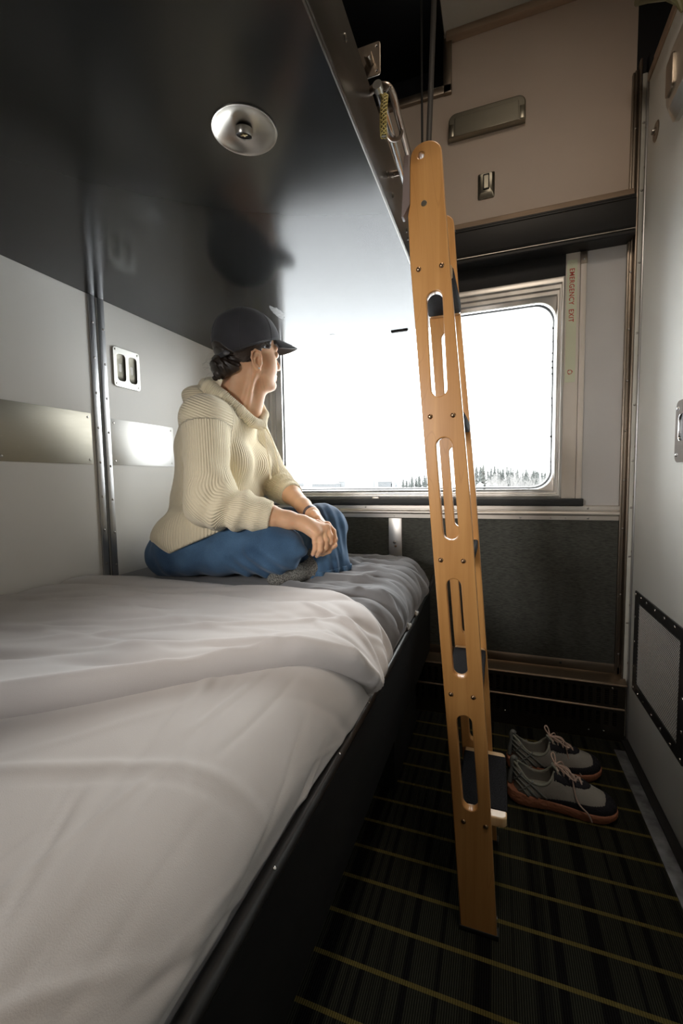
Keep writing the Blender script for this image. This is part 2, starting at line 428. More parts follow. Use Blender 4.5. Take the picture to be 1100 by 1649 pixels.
# aluminium ledge rail under the window: extruded profile
def extrude_x(name, prof, x0, x1, mat_, parent=None, structure=False):
    bm = bmesh.new()
    A = [bm.verts.new((x0, y, z)) for y, z in prof]; B = [bm.verts.new((x1, y, z)) for y, z in prof]
    n = len(prof)
    for k in range(n): bm.faces.new((A[k], A[(k + 1) % n], B[(k + 1) % n], B[k]))
    bm.faces.new(A[::-1]); bm.faces.new(B)
    return fin(name, bm, mat_, parent, 25, structure)
prof = [(YB, .830), (YB - .011, .830), (YB - .012, .846), (YB - .0125, .8465), (YB - .017, .849), (YB - .019, .853), (YB - .019, .858), (YB - .017, .8615), (YB - .0125, .864), (YB - .012, .8665), (YB - .016, .869), (YB - .016, .883), (YB - .013, .886), (YB, .886)]
rail = extrude_x('trim_3', prof, XL, .430, M_alu, None, True)
for x, z in ((.326, .876), (-.55, .876), (.09, .838), (.328, .838), (.20, .838), (.252, .838), (-.80, .838), (-.42, .838), (-.20, .838)):
    rivet((x, YB - (.016 if z > .86 else .0118), z), (0, -1, 0), .0045 if z > .86 or x in (.09, .328) else .003, M_screw, rail, 'screw', .3)
# black ledge bar
box('trim_4', -1.02, .308, YB - .034, YB + .02, .886, .913, M_rubber, bev=.002, structure=True)
# ---- window
win = thing('window_1', (-.39, YB, .93), None, None); win['kind'] = 'structure'
def ring_profile(name, w0, levels, mat_, parent, seg=10):
    """nested rounded rectangles: levels = [(x0,x1,z0,z1,r,y)]"""
    bm = bmesh.new(); rings = []
    for (x0, x1, z0, z1, r, y) in levels:
        pts = rrect(x1 - x0, z1 - z0, max(r, .0005), seg, (x0 + x1) / 2, (z0 + z1) / 2)
        rings.append([bm.verts.new((a, y, b)) for a, b in pts])
    for A, B in zip(rings, rings[1:]):
        for k in range(len(A)): bm.faces.new((A[k], A[(k + 1) % len(A)], B[(k + 1) % len(A)], B[k]))
    return fin(name, bm, mat_, parent, 30)
gx0, gx1, gz0, gz1 = -.968, .201, .955, 1.662
def lv(d, y, r): return (gx0 - d, gx1 + d, gz0 - d, gz1 + d, r, y)
ring_profile('window_frame', 0, [(WX0 - .03, WX1, .913, 1.745, .001, YB + .05), (WX0 - .03, WX1, .913, 1.745, .001, YB - .008), (WX0 - .022, WX1 - .006, .921, 1.738, .002, YB - .012),
             (WX0 - .02, WX1 - .010, .925, 1.722, .002, YB - .012), (WX0 - .018, WX1 - .012, .927, 1.718, .002, YB - .004), (WX0 - .014, WX1 - .016, .931, 1.704, .002, YB - .004),
             (WX0 - .012, WX1 - .018, .934, 1.700, .003, YB + .004), (WX0 - .006, WX1 - .024, .940, 1.686, .004, YB + .004), (WX0 - .005, WX1 - .026, .944, 1.682, .004, YB + .012),
             lv(.008, YB + .016, .07), lv(.006, YB + .024, .068)], M_alu_v, win)
ring_profile('rubber_gasket', 0, [lv(.003, YB + .024, .068), lv(.000, YB + .020, .066), lv(-.003, YB + .03, .066)], M_rubber, win)
ring_profile('outer_frame', 0, [lv(-.002, YB + .029, .066), lv(-.004, YB + .035, .066), lv(-.004, YB + .055, .066)], M_alu_v, win)
M_glass = bpy.data.materials.new('clear_glass'); M_glass.use_nodes = True
N, L = M_glass.node_tree.nodes, M_glass.node_tree.links
N.remove(N['Principled BSDF'])
tr = N.new('ShaderNodeBsdfTransparent'); tr.inputs[0].default_value = (.97, .985, .98, 1); gl = N.new('ShaderNodeBsdfGlossy'); gl.inputs['Roughness'].default_value = .02
fr = N.new('ShaderNodeFresnel'); fr.inputs[0].default_value = 1.3; mxs = N.new('ShaderNodeMixShader')
L.new(fr.outputs[0], mxs.inputs[0]); L.new(tr.outputs[0], mxs.inputs[1]); L.new(gl.outputs[0], mxs.inputs[2]); L.new(mxs.outputs[0], N['Material Output'].inputs[0])
plate_obj('glass_pane', [rrect(gx1 - gx0 + .01, gz1 - gz0 + .01, .07, 8, (gx0 + gx1) / 2, (gz0 + gz1) / 2)], .004, axes((0, YB + .034, 0), (1, 0, 0), (0, 0, 1), (0, -1, 0)), M_glass, win)
# ice / dirt beads along the gasket
bm = bmesh.new()
for i in range(26):
    z = .99 + i * .024 + rng.uniform(-.006, .006)
    if rng.random() < .45 or z > 1.6: continue
    bmesh.ops.create_icosphere(bm, subdivisions=1, radius=rng.uniform(.002, .0045), matrix=Matrix.Translation((gx1 - .003, YB + .026, z)))
fin('sealant_beads', bm, M_rubber, win)
# sash latch nubs
for x in (-.52, -.16):
    box('sash_clip', x, x + .03, YB - .016, YB - .006, .912, .921, M_alu, win, .001)
# jambs each side: cream panel, post, sign
jr = box('trim_5', .235, .2835, YB - .006, YB + .05, .913, 1.822, M_white_trim, bev=.001, structure=True)
jl = box('trim_6', -1.12, -1.03, YB - .006, YB + .05, .913, 1.822, M_graypanel, bev=.001, structure=True)
for nm, x0, x1 in (('trim_7', .2845, .3035), ('trim_8', -1.145, -1.122)):
    t = box(nm, x0, x1, YB - .012, YB, .887, 1.80, M_white_trim, bev=.0015, structure=True)
    box('bracket', x0 - .001, x1 + .001, YB - .014, YB, 1.775, 1.818, M_bronze_v, t, .001)
    rivet(((x0 + x1) / 2, YB - .014, 1.79), (0, -1, 0), .0045, M_screw, t, 'screw')
# emergency exit strip (right) and its twin (left)
M_signbase = mat('glow_green_vinyl', (.56, .58, .43), .45, noise=.03)
M_red = mat('red_lettering', (.42, .035, .02), .5)
def sign(xc, lab, grp=None):
    z0, z1 = 1.352, 1.797
    t = thing('exit_sign', (xc, YB - .0065, z0), lab, 'sign')
    plate_obj('sign_strip', [rrect(.0345, z1 - z0, .003, 4, xc, (z0 + z1) / 2)], .001, axes((0, YB - .0068, 0), (1, 0, 0), (0, 0, 1), (0, -1, 0)), M_signbase, t)
    # text runs downwards, letter tops to the right
    MT = axes((xc - .001, YB - .0074, z1 - .030), (0, 0, -1), (1, 0, 0), (0, -1, 0))
    me = text_mesh('EMERGENCY  EXIT', .0235, MT, .0002, .0004)
    # fit to 0.193 m
    zs = [v.co.z for v in me.vertices]; k = .193 / (max(zs) - min(zs)); top = max(zs)
    for v in me.vertices: v.co.z = top + (v.co.z - top) * k
    link('lettering', me, M_red, t)
    bm = bmesh.new()
    c = Vector((xc - .001, YB - .0075, z0 + .038))
    for a0 in (20, 140, 260):
        pts = [c + Vector((math.cos(math.radians(a0 + q)) * .0075, 0, math.sin(math.radians(a0 + q)) * .0075)) for q in range(0, 100, 12)]
        tube(bm, pts, .0011, 6)
        e = pts[-1]; d = Vector((-math.sin(math.radians(a0 + 96)), 0, math.cos(math.radians(a0 + 96)))); nrm = (e - c).normalized()
        vs = [bm.verts.new(e + nrm * .003), bm.verts.new(e - nrm * .003), bm.verts.new(e + d * .005)]
        bm.faces.new(vs)
    fin('arrow_mark', bm, M_red, t)
    bm = bmesh.new()
    for i in range(5):
        bbox(bm, xc - .008 + (i % 3) * .005, xc - .005 + (i % 3) * .006, YB - .0075, YB - .0072, z1 - .010 - (i // 2) * .004, z1 - .0088 - (i // 2) * .004)
    fin('small_print', bm, M_bronze, t)
sign(.2565, 'pale green EMERGENCY EXIT strip with red letters right of the window')
sign(-1.075, 'pale green strip with a red arrow mark below the person\'s chin')
# blind + valance
bl = thing('window_blind', (-.39, YB, 1.75), 'black roller blind pulled a little way down across the top of the window', 'blind')
box('blind_cloth', WX0 - .03, .2348, YB - .010, YB - .004, 1.742, 1.83, M_dark, bl, .001)
va = thing('window_valance', (-.39, YB, 1.83), 'long dark grey box valance running above the window below the beige panel', 'valance')
prof = [(YB, 1.822), (YB - .070, 1.822), (YB - .074, 1.826), (YB - .074, 1.834), (YB - .070, 1.838), (YB - .068, 1.842), (YB - .074, 1.848), (YB - .076, 1.853), (YB - .076, 1.935), (YB - .072, 1.941), (YB - .072, 1.946), (YB - .068, 1.950), (YB - .068, 1.954), (YB - .055, 1.962), (YB, 1.962)]
extrude_x('valance_box', prof, XL, .4385, M_beam, va)
box('lower_lip', XL, .438, YB - .0755, YB - .069, 1.838, 1.8412, M_alu, va, .0005)
extrude_x('trim_9', [(YB, 1.962), (YB - .028, 1.962), (YB - .030, 1.964), (YB - .022, 1.996), (YB - .018, 2.0), (YB, 2.0)], XL, .4425, M_bronze, None, True)
# bright white leg bracket at the head of the bed
br = thing('bed_bracket', (-.418, YB - .01, .60), 'pale metal upright bracket with two screws behind the far end of the mattress', 'bracket')
box('bracket_plate', -.447, -.388, YB - .014, YB - .008, .55, .828, M_alu_v, br, .002)
rivet((-.421, YB - .014, .722), (0, -1, 0), .0075, M_screw, br, 'screw'); rivet((-.416, YB - .014, .704), (0, -1, 0), .0055, M_brass, br, 'screw')

# ---- opening above the berth, ceiling, bronze trims
box('ceiling', -.21, XR + .2, YF, YB + .05, ZC, ZC + .05, M_ceil, bev=0, structure=True)
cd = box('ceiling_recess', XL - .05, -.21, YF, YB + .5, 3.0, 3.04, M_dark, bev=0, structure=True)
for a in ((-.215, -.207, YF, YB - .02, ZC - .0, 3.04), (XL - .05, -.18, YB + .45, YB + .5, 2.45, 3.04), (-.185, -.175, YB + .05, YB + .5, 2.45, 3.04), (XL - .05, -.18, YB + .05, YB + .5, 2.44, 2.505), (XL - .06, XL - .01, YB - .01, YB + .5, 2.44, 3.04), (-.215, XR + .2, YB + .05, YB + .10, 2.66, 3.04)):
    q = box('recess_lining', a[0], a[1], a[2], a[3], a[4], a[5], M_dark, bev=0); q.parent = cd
trb = box('trim_10', -.20, .452, YB - .035, YB - .004, 2.685, 2.712, M_bronze, bev=.003, structure=True)
box('trim_11', -.212, -.18, YB - .02, YB - .003, 2.50, 2.70, M_bronze_v, bev=.003, structure=True)
box('trim_12', XL, -.18, YB - .02, YB - .003, 2.502, 2.532, M_bronze_v, bev=.003, structure=True)
# small ceiling vent seen at top
cv = thing('ceiling_vent', (0, 1.75, ZC), 'small beige slotted ceiling fitting at the very top of the view', 'vent')
plate_obj('vent_plate', [rrect(.12, .05, .01), ] + [rrect(.008, .03, .003, cx=x) for x in np.arange(-.045, .05, .015)], .003, axes((.02, 1.70, ZC - .002), (1, 0, 0), (0, 1, 0), (0, 0, 1)), M_white_trim, cv)

# ---- flip-down fixture on beige panel
fx = thing('wall_fixture', (-.05, YB, 2.36), 'long brushed metal folding wall fixture with rounded upper corners on the beige panel', 'wall fixture')
def xz(y): return axes((0, y, 0), (1, 0, 0), (0, 0, 1), (0, -1, 0))
def topround(x0, x1, z0, z1, r, n=6):
    pts = [(x0, z0), (x1, z0)]
    for k in range(n + 1): a = PI / 2 * k / n; pts.append((x1 - r + r * math.cos(a), z1 - r + r * math.sin(a)))
    for k in range(n + 1): a = PI / 2 + PI / 2 * k / n; pts.append((x0 + r + r * math.cos(a), z1 - r + r * math.sin(a)))
    return pts
M_fix = mat('satin_nickel', (.33, .31, .25), .34, metal=1, noise=.1, nscale=20, stretch=(.1, 1, 1))
plate_obj('housing', [topround(-.190, .088, 2.318, 2.405, .028)], .030, xz(YB - .019), M_fix, fx, .004)
plate_obj('flap', [topround(-.166, .064, 2.3175, 2.385, .004)], .005, xz(YB - .0352), M_fix, fx, .0012)
for s, x in ((-1, -.178), (1, .076)):
    box('hinge_tab', x - .008, x + .008, YB - .037, YB - .033, 2.320, 2.365, M_fix, fx, .001)
for x in (-.10, -.03): rivet((x, YB - .0377, 2.382), (0, -1, 0), .002, M_screw, fx, 'screw')
# switch
sw = thing('call_switch', (-.05, YB, 2.12), 'small brushed metal rocker call switch below the wall fixture on the beige panel', 'switch')
bm = bmesh.new(); rings = []
for (wd, hg, y, r) in ((.062, .094, YB - .004, .006), (.062, .094, YB - .008, .006), (.042, .070, YB - .016, .004)):
    rings.append([bm.verts.new((-.049 + a, y, 2.128 + b + (.006 if wd < .05 else 0))) for a, b in rrect(wd, hg, r)])
for A, B in zip(rings, rings[1:]):
    for k in range(len(A)): bm.faces.new((A[k], A[(k + 1) % len(A)], B[(k + 1) % len(A)], B[k]))
bm.faces.new(rings[-1])
fin('switch_housing', bm, M_fix, sw)
plate_obj('rocker_surround', [rrect(.024, .056, .004, cx=-.049, cy=2.137), rrect(.018, .049, .002, cx=-.049, cy=2.137)], .004, xz(YB - .0170), M_rubber, sw)
plate_obj('rocker', [rrect(.0175, .0485, .002, cx=-.049, cy=2.137)], .005, xz(YB - .0165), M_fix, sw, .0012)

# ---- corner posts between window wall and sliding door
def post(nm, x0, x1, y0, y1, z1, m, rv=(), face='y', z0=0.):
    t = box(nm, x0, x1, y0, y1, z0, z1, m, bev=.002, structure=True)
    for z in rv:
        if face == 'y': rivet(((x0 + x1) / 2, y0, z), (0, -1, 0), .0042, M_screw, t, 'screw')
        else: rivet((x0, (y0 + y1) / 2, z), (-1, 0, 0), .0042, M_screw, t, 'screw')
    return t
M_paleposts = mat('greyed_white_post', (.55, .55, .50), .4, noise=.1, nscale=10)
post('trim_13', .4295, .4375, YB - .018, YB, 2.38, M_bronze_v)
post('trim_14', .438, .4475, YB - .012, YB, 2.39, M_bronze_v, [.32, .55, .80, .98, 1.16, 1.34, 1.52, 1.72, 1.95, 2.2])
post('trim_15', .448, .455, YB - .032, YB, 2.41, M_bronze_v)
post('trim_16', .4555, .470, YB - .030, YB, 2.36, M_paleposts, [.45, .70, .88, 1.05, 1.25, 1.50, 1.74, 1.98, 2.2])
post('trim_17', .4665, .473, 1.822, 1.8395, 2.33, M_steel_v, [.30, .52, .72, .92, 1.10, 1.25, 1.42, 1.62, 1.84, 2.05, 2.18], 'x')
box('trim_18', .473, .52, 1.836, YB, 0, 2.42, M_dark, bev=0, structure=True)
# ---- right wall: sliding door panel
dr = thing('door_1', (XR, .4, 0), None, None); dr['kind'] = 'structure'
box('door_panel', XR, XR + .03, YF, 1.820, .012, 2.315, M_wall_r, dr, .002)
box('head_track', XR - .004, XR + .04, YF, 1.83, 2.315, 2.345, M_bronze, dr, .003)
box('head_track', XR + .004, XR + .05, YF, 1.80, 2.345, 2.375, M_bronze, dr, .003)
q = box('corner_filler', .44, XR + .2, YB, YB + .06, 1.95, ZC + .05, M_dark, bev=0); q.parent = w
wr = box('wall_right', XR + .15, XR + .2, YF, YB, 0, ZC, M_dark, bev=0, structure=True)
box('wall_front', XL - .05, XR + .2, YF - .05, YF, 0, 3.04, mat('dark_brown_panel', (.10, .08, .065), .6), bev=0, structure=True)
# threshold strip on the floor
bm = bmesh.new()
P = [(.405, 1.02), (.448, 1.02), (.448, 1.76), (.43, 1.70)]
bbox(bm, .412, .448, YF, 1.75, 0, .003, .001)
th = fin('trim_19', bm, mat('worn_galvanised_strip', (.36, .38, .40), .5, metal=.8, noise=.45, nscale=22), None, 35, True)
box('trim_20', .448, .474, YF, 1.84, 0, .010, M_rubber, bev=0, structure=True)
# louvre grille
gr = thing('air_grille', (XR, 1.54, .41), 'expanded metal air grille in a black riveted frame low on the right door', 'grille')
gy0, gy1, ga, gb = 1.318, 1.765, .232, .592
YZ = axes((XR - .003, 0, 0), (0, 1, 0), (0, 0, 1), (-1, 0, 0))
plate_obj('grille_frame', [rrect(gy1 - gy0, gb - ga, .003, 3, (gy0 + gy1) / 2, (ga + gb) / 2), rrect(gy1 - gy0 - .084, gb - ga - .074, .002, 3, (gy0 + gy1) / 2, (ga + gb) / 2)], .005, YZ, M_blackmetal, gr, .001)
for y in (gy0 + .012, 1.40, 1.48, 1.56, 1.64, 1.70, gy1 - .010):
    for z in (ga + .012, gb - .012): rivet((XR - .0055, y, z), (-1, 0, 0), .005, M_chrome, gr, 'rivet')
for z in (.32, .41, .50):
    for y in (gy0 + .012, gy1 - .010): rivet((XR - .0055, y, z), (-1, 0, 0), .005, M_chrome, gr, 'rivet')
M_mesh = mat('grille_mesh_metal', (.75, .75, .73), .5, metal=0)
bm = bmesh.new()
p_, q_ = .0098, .0060
y0m, y1m, z0m, z1m = gy0 + .042, gy1 - .042, ga + .037, gb - .037
ny = int((y1m - y0m) / p_); nz = int((z1m - z0m) / q_)
for j in range(nz + 1):
    for i in range(ny + 1):
        cy = y0m + (i + .5 * (j % 2)) * p_; cz = z0m + j * q_
        if cy > y1m: continue
        for s in (-1, 1):
            a = Vector((XR - .0015, cy, cz)); b_ = Vector((XR - .0035, cy + s * p_ / 2, cz + q_))
            d = Vector((0, 0, .00115))
            v = [bm.verts.new(a - d), bm.verts.new(b_ - d), bm.verts.new(b_ + d), bm.verts.new(a + d)]
            bm.faces.new(v)
fin('wire_mesh', bm, M_mesh, gr)
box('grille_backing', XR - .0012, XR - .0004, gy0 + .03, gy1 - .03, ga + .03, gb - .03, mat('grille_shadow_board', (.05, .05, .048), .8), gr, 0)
# door furniture
hd = thing('door_pull', (XR, 1.41, 1.11), 'chrome rounded door pull plate at the right edge of the frame on the door', 'door handle')
plate_obj('pull_plate', [rrect(.085, .168, .022, 6, 1.412, 1.115), rrect(.04, .07, .015, 6, 1.412, 1.125)], .006, YZ, M_chrome, hd, .002)
box('pull_recess', XR - .002, XR - .001, 1.385, 1.44, 1.08, 1.17, M_blackmetal, hd, 0)
rivet((XR - .0062, 1.44, 1.052), (-1, 0, 0), .005, M_screw, hd, 'screw'); rivet((XR - .0062, 1.44, 1.178), (-1, 0, 0), .005, M_screw, hd, 'screw')
lk = thing('door_lock', (XR, 1.731, 2.094), 'small round metal lock escutcheon high on the right door', 'lock')
bm = bmesh.new(); lathe(bm, [(.0, .006), (.010, .006), (.012, .003), (.026, .0025), (.029, 0)], axes((XR, 1.731, 2.094), (0, 1, 0), (0, 0, 1), (-1, 0, 0)), 28); fin('escutcheon', bm, M_bronze_v, lk)
bm = bmesh.new(); bbox(bm, XR - .013, XR - .004, 1.722, 1.740, 2.090, 2.098, .002); fin('thumb_turn', bm, M_screw, lk)
lt = thing('door_latch', (XR, 1.50, 2.09), 'boxy satin metal latch housing high on the right door at the picture edge', 'latch')
bm = bmesh.new(); rings = []
for (wd, hg, x) in ((.20, .19, XR), (.20, .19, XR - .012), (.15, .145, XR - .034)):
    rings.append([bm.verts.new((x, 1.455 + a, 2.075 + b)) for a, b in rrect(wd, hg, .035)])
for A, B in zip(rings, rings[1:]):
    for k in range(len(A)): bm.faces.new((A[k], A[(k + 1) % len(A)], B[(k + 1) % len(A)], B[k]))
bm.faces.new(rings[-1]); fin('latch_housing', bm, M_steel, lt)
plate_obj('latch_button', [rrect(.05, .09, .01, 4, 1.495, 2.08)], .008, axes((XR - .036, 0, 0), (0, 1, 0), (0, 0, 1), (-1, 0, 0)), M_bronze_v, lt, .002)
ck = thing('coat_hook', (XR - .01, 1.50, 2.33), 'olive green plastic hook hanging at the top right corner', 'hook')
bm = bmesh.new()
pts = [(XR + .0, 1.56, 2.33), (XR - .05, 1.575, 2.375), (XR - .095, 1.60, 2.385), (XR - .075, 1.56, 2.36), (XR - .035, 1.535, 2.325), (XR - .012, 1.53, 2.29), (XR - .004, 1.53, 2.262)]
tube(bm, pts, [.012, .016, .010, .018, .016, .010, .004], 10)
fin('hook_body', bm, mat('olive_plastic', (.19, .18, .085), .35), ck)

# ---- baseboard heater
ht = thing('baseboard_heater', (-.3, 1.83, 0), 'long low bronze and black baseboard heater with slotted grille under the window wall', 'heater')
prof = [(YB, .28), (YB - .008, .278), (YB - .012, .268), (YB - .012, .243), (YB - .016, .241), (YB - .055, .222), (YB - .058, .216), (YB - .056, .212), (YB, .212)]
extrude_x('top_cover', prof, XL, .462, mat('heater_bronze_top', (.24, .19, .14), .33, metal=1, noise=.3, nscale=12, stretch=(.15, 1, 1)), ht)
rivet((.245, YB - .012, .262), (0, -1, 0), .005, M_rubber, ht, 'screw')
slots = [rrect(.0135, .062, .002, 2, x, .171) for x in np.arange(-.95, .44, .0275)]
slots2 = [rrect(.0135, .052, .002, 2, x, .086) for x in np.arange(-.95, .44, .0275)]
plate_obj('upper_grille', [rrect(1.70, .09, .001, 2, -.393, .172)] + slots, .003, xz(YB - .060), M_heater, ht)
plate_obj('lower_grille', [rrect(1.70, .125, .001, 2, -.393, .063)] + slots2, .003, xz(YB - .060), M_heater, ht)
bm = bmesh.new(); tube(bm, [(XL, YB - .064, .127), (.455, YB - .064, .127)], .0045, 10); fin('lip_rod', bm, M_paintline, ht)
bm = bmesh.new(); tube(bm, [(XL, YB - .060, .218), (.462, YB - .060, .218)], .0035, 10); fin('top_lip', bm, M_paintline, ht)
bm = bmesh.new()
for z in np.arange(.145, .20, .008):
    bbox(bm, XL, .44, YB - .053, YB - .045, z, z + .003)
for z in np.arange(.06, .115, .008):
    bbox(bm, XL, .44, YB - .053, YB - .045, z, z + .003)
fin('heater_fins', bm, M_heater, ht)
box('heater_back', XL, .45, YB - .04, YB - .01, .005, .21, M_dark, ht, 0)
for x, z in ((.04, .055), (.34, .03), (.39, .035), (.415, .205), (-.1, .05), (-.35, .05)): rivet((x, YB - .0615, z), (0, -1, 0), .004, M_chrome, ht, 'screw')
# ================================================================== UPPER BERTH
BZ = 1.61
ub = thing('upper_berth', (-.74, .6, BZ), 'glossy charcoal underside of the folded-down upper berth with steel side beam', 'bunk')
plate_obj('berth_panel', [rrect(-.238 - XL - .002, 1.825 - YF - .03, .001, 1, (XL + .002 - .238) / 2, (YF + .03 + 1.825) / 2), [(-.42 + .054 * math.cos(2 * PI * k / 48), .703 + .054 * math.sin(2 * PI * k / 48)) for k in range(48)]], .03, axes((0, 0, BZ + .015), (1, 0, 0), (0, 1, 0), (0, 0, 1)), M_berth, ub)
# side beam
M_beamside = mat('dark_olive_steel', (.075, .068, .058), .33, metal=.85, noise=.15, nscale=10, stretch=(1, .15, 1), rvar=.08)
bm = bmesh.new()
prof = [(-.238, BZ - .002), (-.2335, BZ - .002), (-.232, BZ + .002), (-.232, BZ + .128), (-.236, BZ + .137), (-.250, BZ + .140), (-.262, BZ + .137), (-.262, BZ + .12)]
A = [bm.verts.new((x, YF + .03, z)) for x, z in prof]; B = [bm.verts.new((x, 1.825, z)) for x, z in prof]
for k in range(len(prof) - 1): bm.faces.new((A[k], A[k + 1], B[k + 1], B[k]))
bs = fin('side_beam', bm, M_beamside, ub); 
sol = bs.modifiers.new('s', 'SOLIDIFY'); sol.thickness = .003
box('edge_bead', -.2385, -.2345, YF + .03, 1.82, BZ - .0035, BZ - .001, M_beamside, ub, .001)
for y, z in ((.585, 1.70), (.70, 1.695), (.98, 1.665), (1.03, 1.650), (1.19, 1.655), (1.21, 1.645)):
    rivet((-.232, y, z), (1, 0, 0), .006, M_beamside, ub, 'rivet', .6)
# latch striker tab at the foot of the panel
box('edge_tab', -.42, -.35, 1.815, 1.83, BZ - .006, BZ, M_blackmetal, ub, .001)
# scuff patches on underside where paint is worn
def scuff(cx, cy, w, h, rot, seed):
    r_ = random.Random(seed); bm = bmesh.new(); pts = []
    for k in range(26):
        a = 2 * PI * k / 26; rr = 1 + .10 * math.sin(3 * a + seed) + r_.uniform(-.12, .12)
        x = w * math.cos(a) * rr; y = h * math.sin(a) * rr
        pts.append((cx + x * math.cos(rot) - y * math.sin(rot), cy + x * math.sin(rot) + y * math.cos(rot)))
    return plate_obj('paint_patch', [pts], .0006, axes((0, 0, BZ - .0004), (1, 0, 0), (0, 1, 0), (0, 0, 1)), mat('patched_paint', (.20, .20, .20), .35, noise=.3, nscale=60), ub)
scuff(-.757, 1.455, .017, .062, .12, 8)
scuff(-.66, 1.76, .012, .008, .3, 5)
# recessed reading light
rl = thing('reading_light', (-.42, .70, BZ), 'round brushed metal reading light with dark bulb socket in the berth underside', 'light')
MD = axes((-.42, .703, BZ), (1, 0, 0), (0, 1, 0), (0, 0, 1))
MD = MD @ Matrix.Rotation(math.radians(0), 4, 'X')
bm = bmesh.new()
lathe(bm, [(.0545, .002), (.0565, -.0005), (.0560, -.0022), (.0535, -.0015), (.051, .002), (.045, .0075), (.036, .013), (.024, .0175), (.012, .0195), (0, .020)], MD, 64)
fin('reflector_dish', bm, mat('spun_aluminium', (.60, .57, .52), .36, metal=1, noise=.05, nscale=5), rl, 60)
MB_ = axes((-.4330, .7215, BZ + .009), (1, 0, 0), (0, 1, 0), (0, 0, 1)) @ Matrix.Rotation(math.radians(14), 4, Vector((1, .8, 0)))
bm = bmesh.new(); lathe(bm, [(.0148, .010), (.0150, -.001), (.0144, -.002), (.0136, -.001), (.0134, .001)], MB_, 28); fin('socket_ring', bm, M_steel, rl)
bm = bmesh.new(); lathe(bm, [(.0137, -.0004), (.011, .001), (0, .0015)], MB_, 28); fin('socket_hole', bm, M_rubber, rl)
bm = bmesh.new(); bbox(bm, -.007, .007, -.0015, .002, -.001, .003, .001, 2, MB_); bbox(bm, -.002, .002, -.004, .004, -.0015, .003, .001, 2, MB_)
fin('bulb', bm, mat('bulb_contacts', (.55, .45, .25), .3, metal=.7), rl)

# grab handle on the beam + chrome rod + woven cord
gh = thing('grab_handle', (-.21, 1.0, 1.72), 'bent bronze tube grab handle on the upper berth side beam', 'handle')
HP = Vector((-.205, .0, 0))
M_tube = mat('bronze_tube', (.36, .30, .25), .3, metal=1)
def smooth_path(pts, n=6):
    pts = [Vector(p) for p in pts]; out = []
    for i in range(len(pts) - 1):
        p0 = pts[max(i - 1, 0)]; p1 = pts[i]; p2 = pts[i + 1]; p3 = pts[min(i + 2, len(pts) - 1)]
        for k in range(n):
            t = k / n; t2 = t * t; t3 = t2 * t
            out.append(.5 * ((2 * p1) + (p2 - p0) * t + (2 * p0 - 5 * p1 + 4 * p2 - p3) * t2 + (3 * p1 - p0 - 3 * p2 + p3) * t3))
    out.append(pts[-1]); return out
bm = bmesh.new()
tube(bm, smooth_path([(-.240, .855, 1.735), (-.220, .842, 1.730), (-.198, .838, 1.722), (-.190, .850, 1.716), (-.189, .88, 1.712), (-.189, .98, 1.709), (-.190, 1.03, 1.709), (-.205, 1.045, 1.709), (-.238, 1.048, 1.709)], 6), .0068, 12)
fin('handle_tube', bm, M_tube, gh, 60)
bm = bmesh.new()
tube(bm, smooth_path([(-.189, .925, 1.704), (-.190, .918, 1.688), (-.194, .895, 1.668), (-.199, .868, 1.652), (-.202, .850, 1.650), (-.206, .842, 1.660)], 6), .0038, 10)
fin('eye_loop', bm, M_tube, gh, 60)
rod = thing('safety_bar', (-.205, .93, 1.67), 'shiny chrome rod lying behind the grab handle of the upper berth', 'rod')
bm = bmesh.new(); tube(bm, [(-.204, .800, 1.689), (-.204, 1.12, 1.669)], .0074, 14); fin('chrome_rod', bm, M_chrome, rod, 60)
bm = bmesh.new(); tube(bm, [(-.204, .790, 1.690), (-.204, .801, 1.6889)], .0084, 14); fin('rod_cap', bm, M_steel, rod, 60)
# woven cord: two helices of yellow strand over an olive core
cord = thing('woven_cord', (-.197, .81, 1.67), 'short yellow and olive braided cord hanging beside the grab handle', 'cord')
bm = bmesh.new(); path = smooth_path([(-.197, .818, 1.690), (-.197, .812, 1.672), (-.197, .806, 1.650), (-.197, .804, 1.630), (-.197, .808, 1.614)], 6)
tube(bm, path, .0052, 10); fin('cord_core', bm, mat('olive_cord', (.10, .085, .035), .8), cord, 60)
bm = bmesh.new()
for hand in (1, -1):
    for k in range(5):
        pts = []
        for i in range(60):
            t = i / 59; f = t * (len(path) - 1); a = int(f); b_ = min(a + 1, len(path) - 1); c = path[a].lerp(path[b_], f - a)
            ang = hand * t * 2 * PI * 2.2 + k * 2 * PI / 5
            pts.append(c + Vector((math.cos(ang), math.sin(ang), 0)) * .0058)
        tube(bm, pts, .0009, 5)
fin('yellow_strands', bm, mat('yellow_strand', (.50, .40, .13), .6), cord, 60)
bm = bmesh.new(); tube(bm, smooth_path([(-.197, .818, 1.690), (-.194, .824, 1.703), (-.189, .832, 1.715)], 5), .0012, 6); fin('cord_tie', bm, M_rubber, cord, 60)
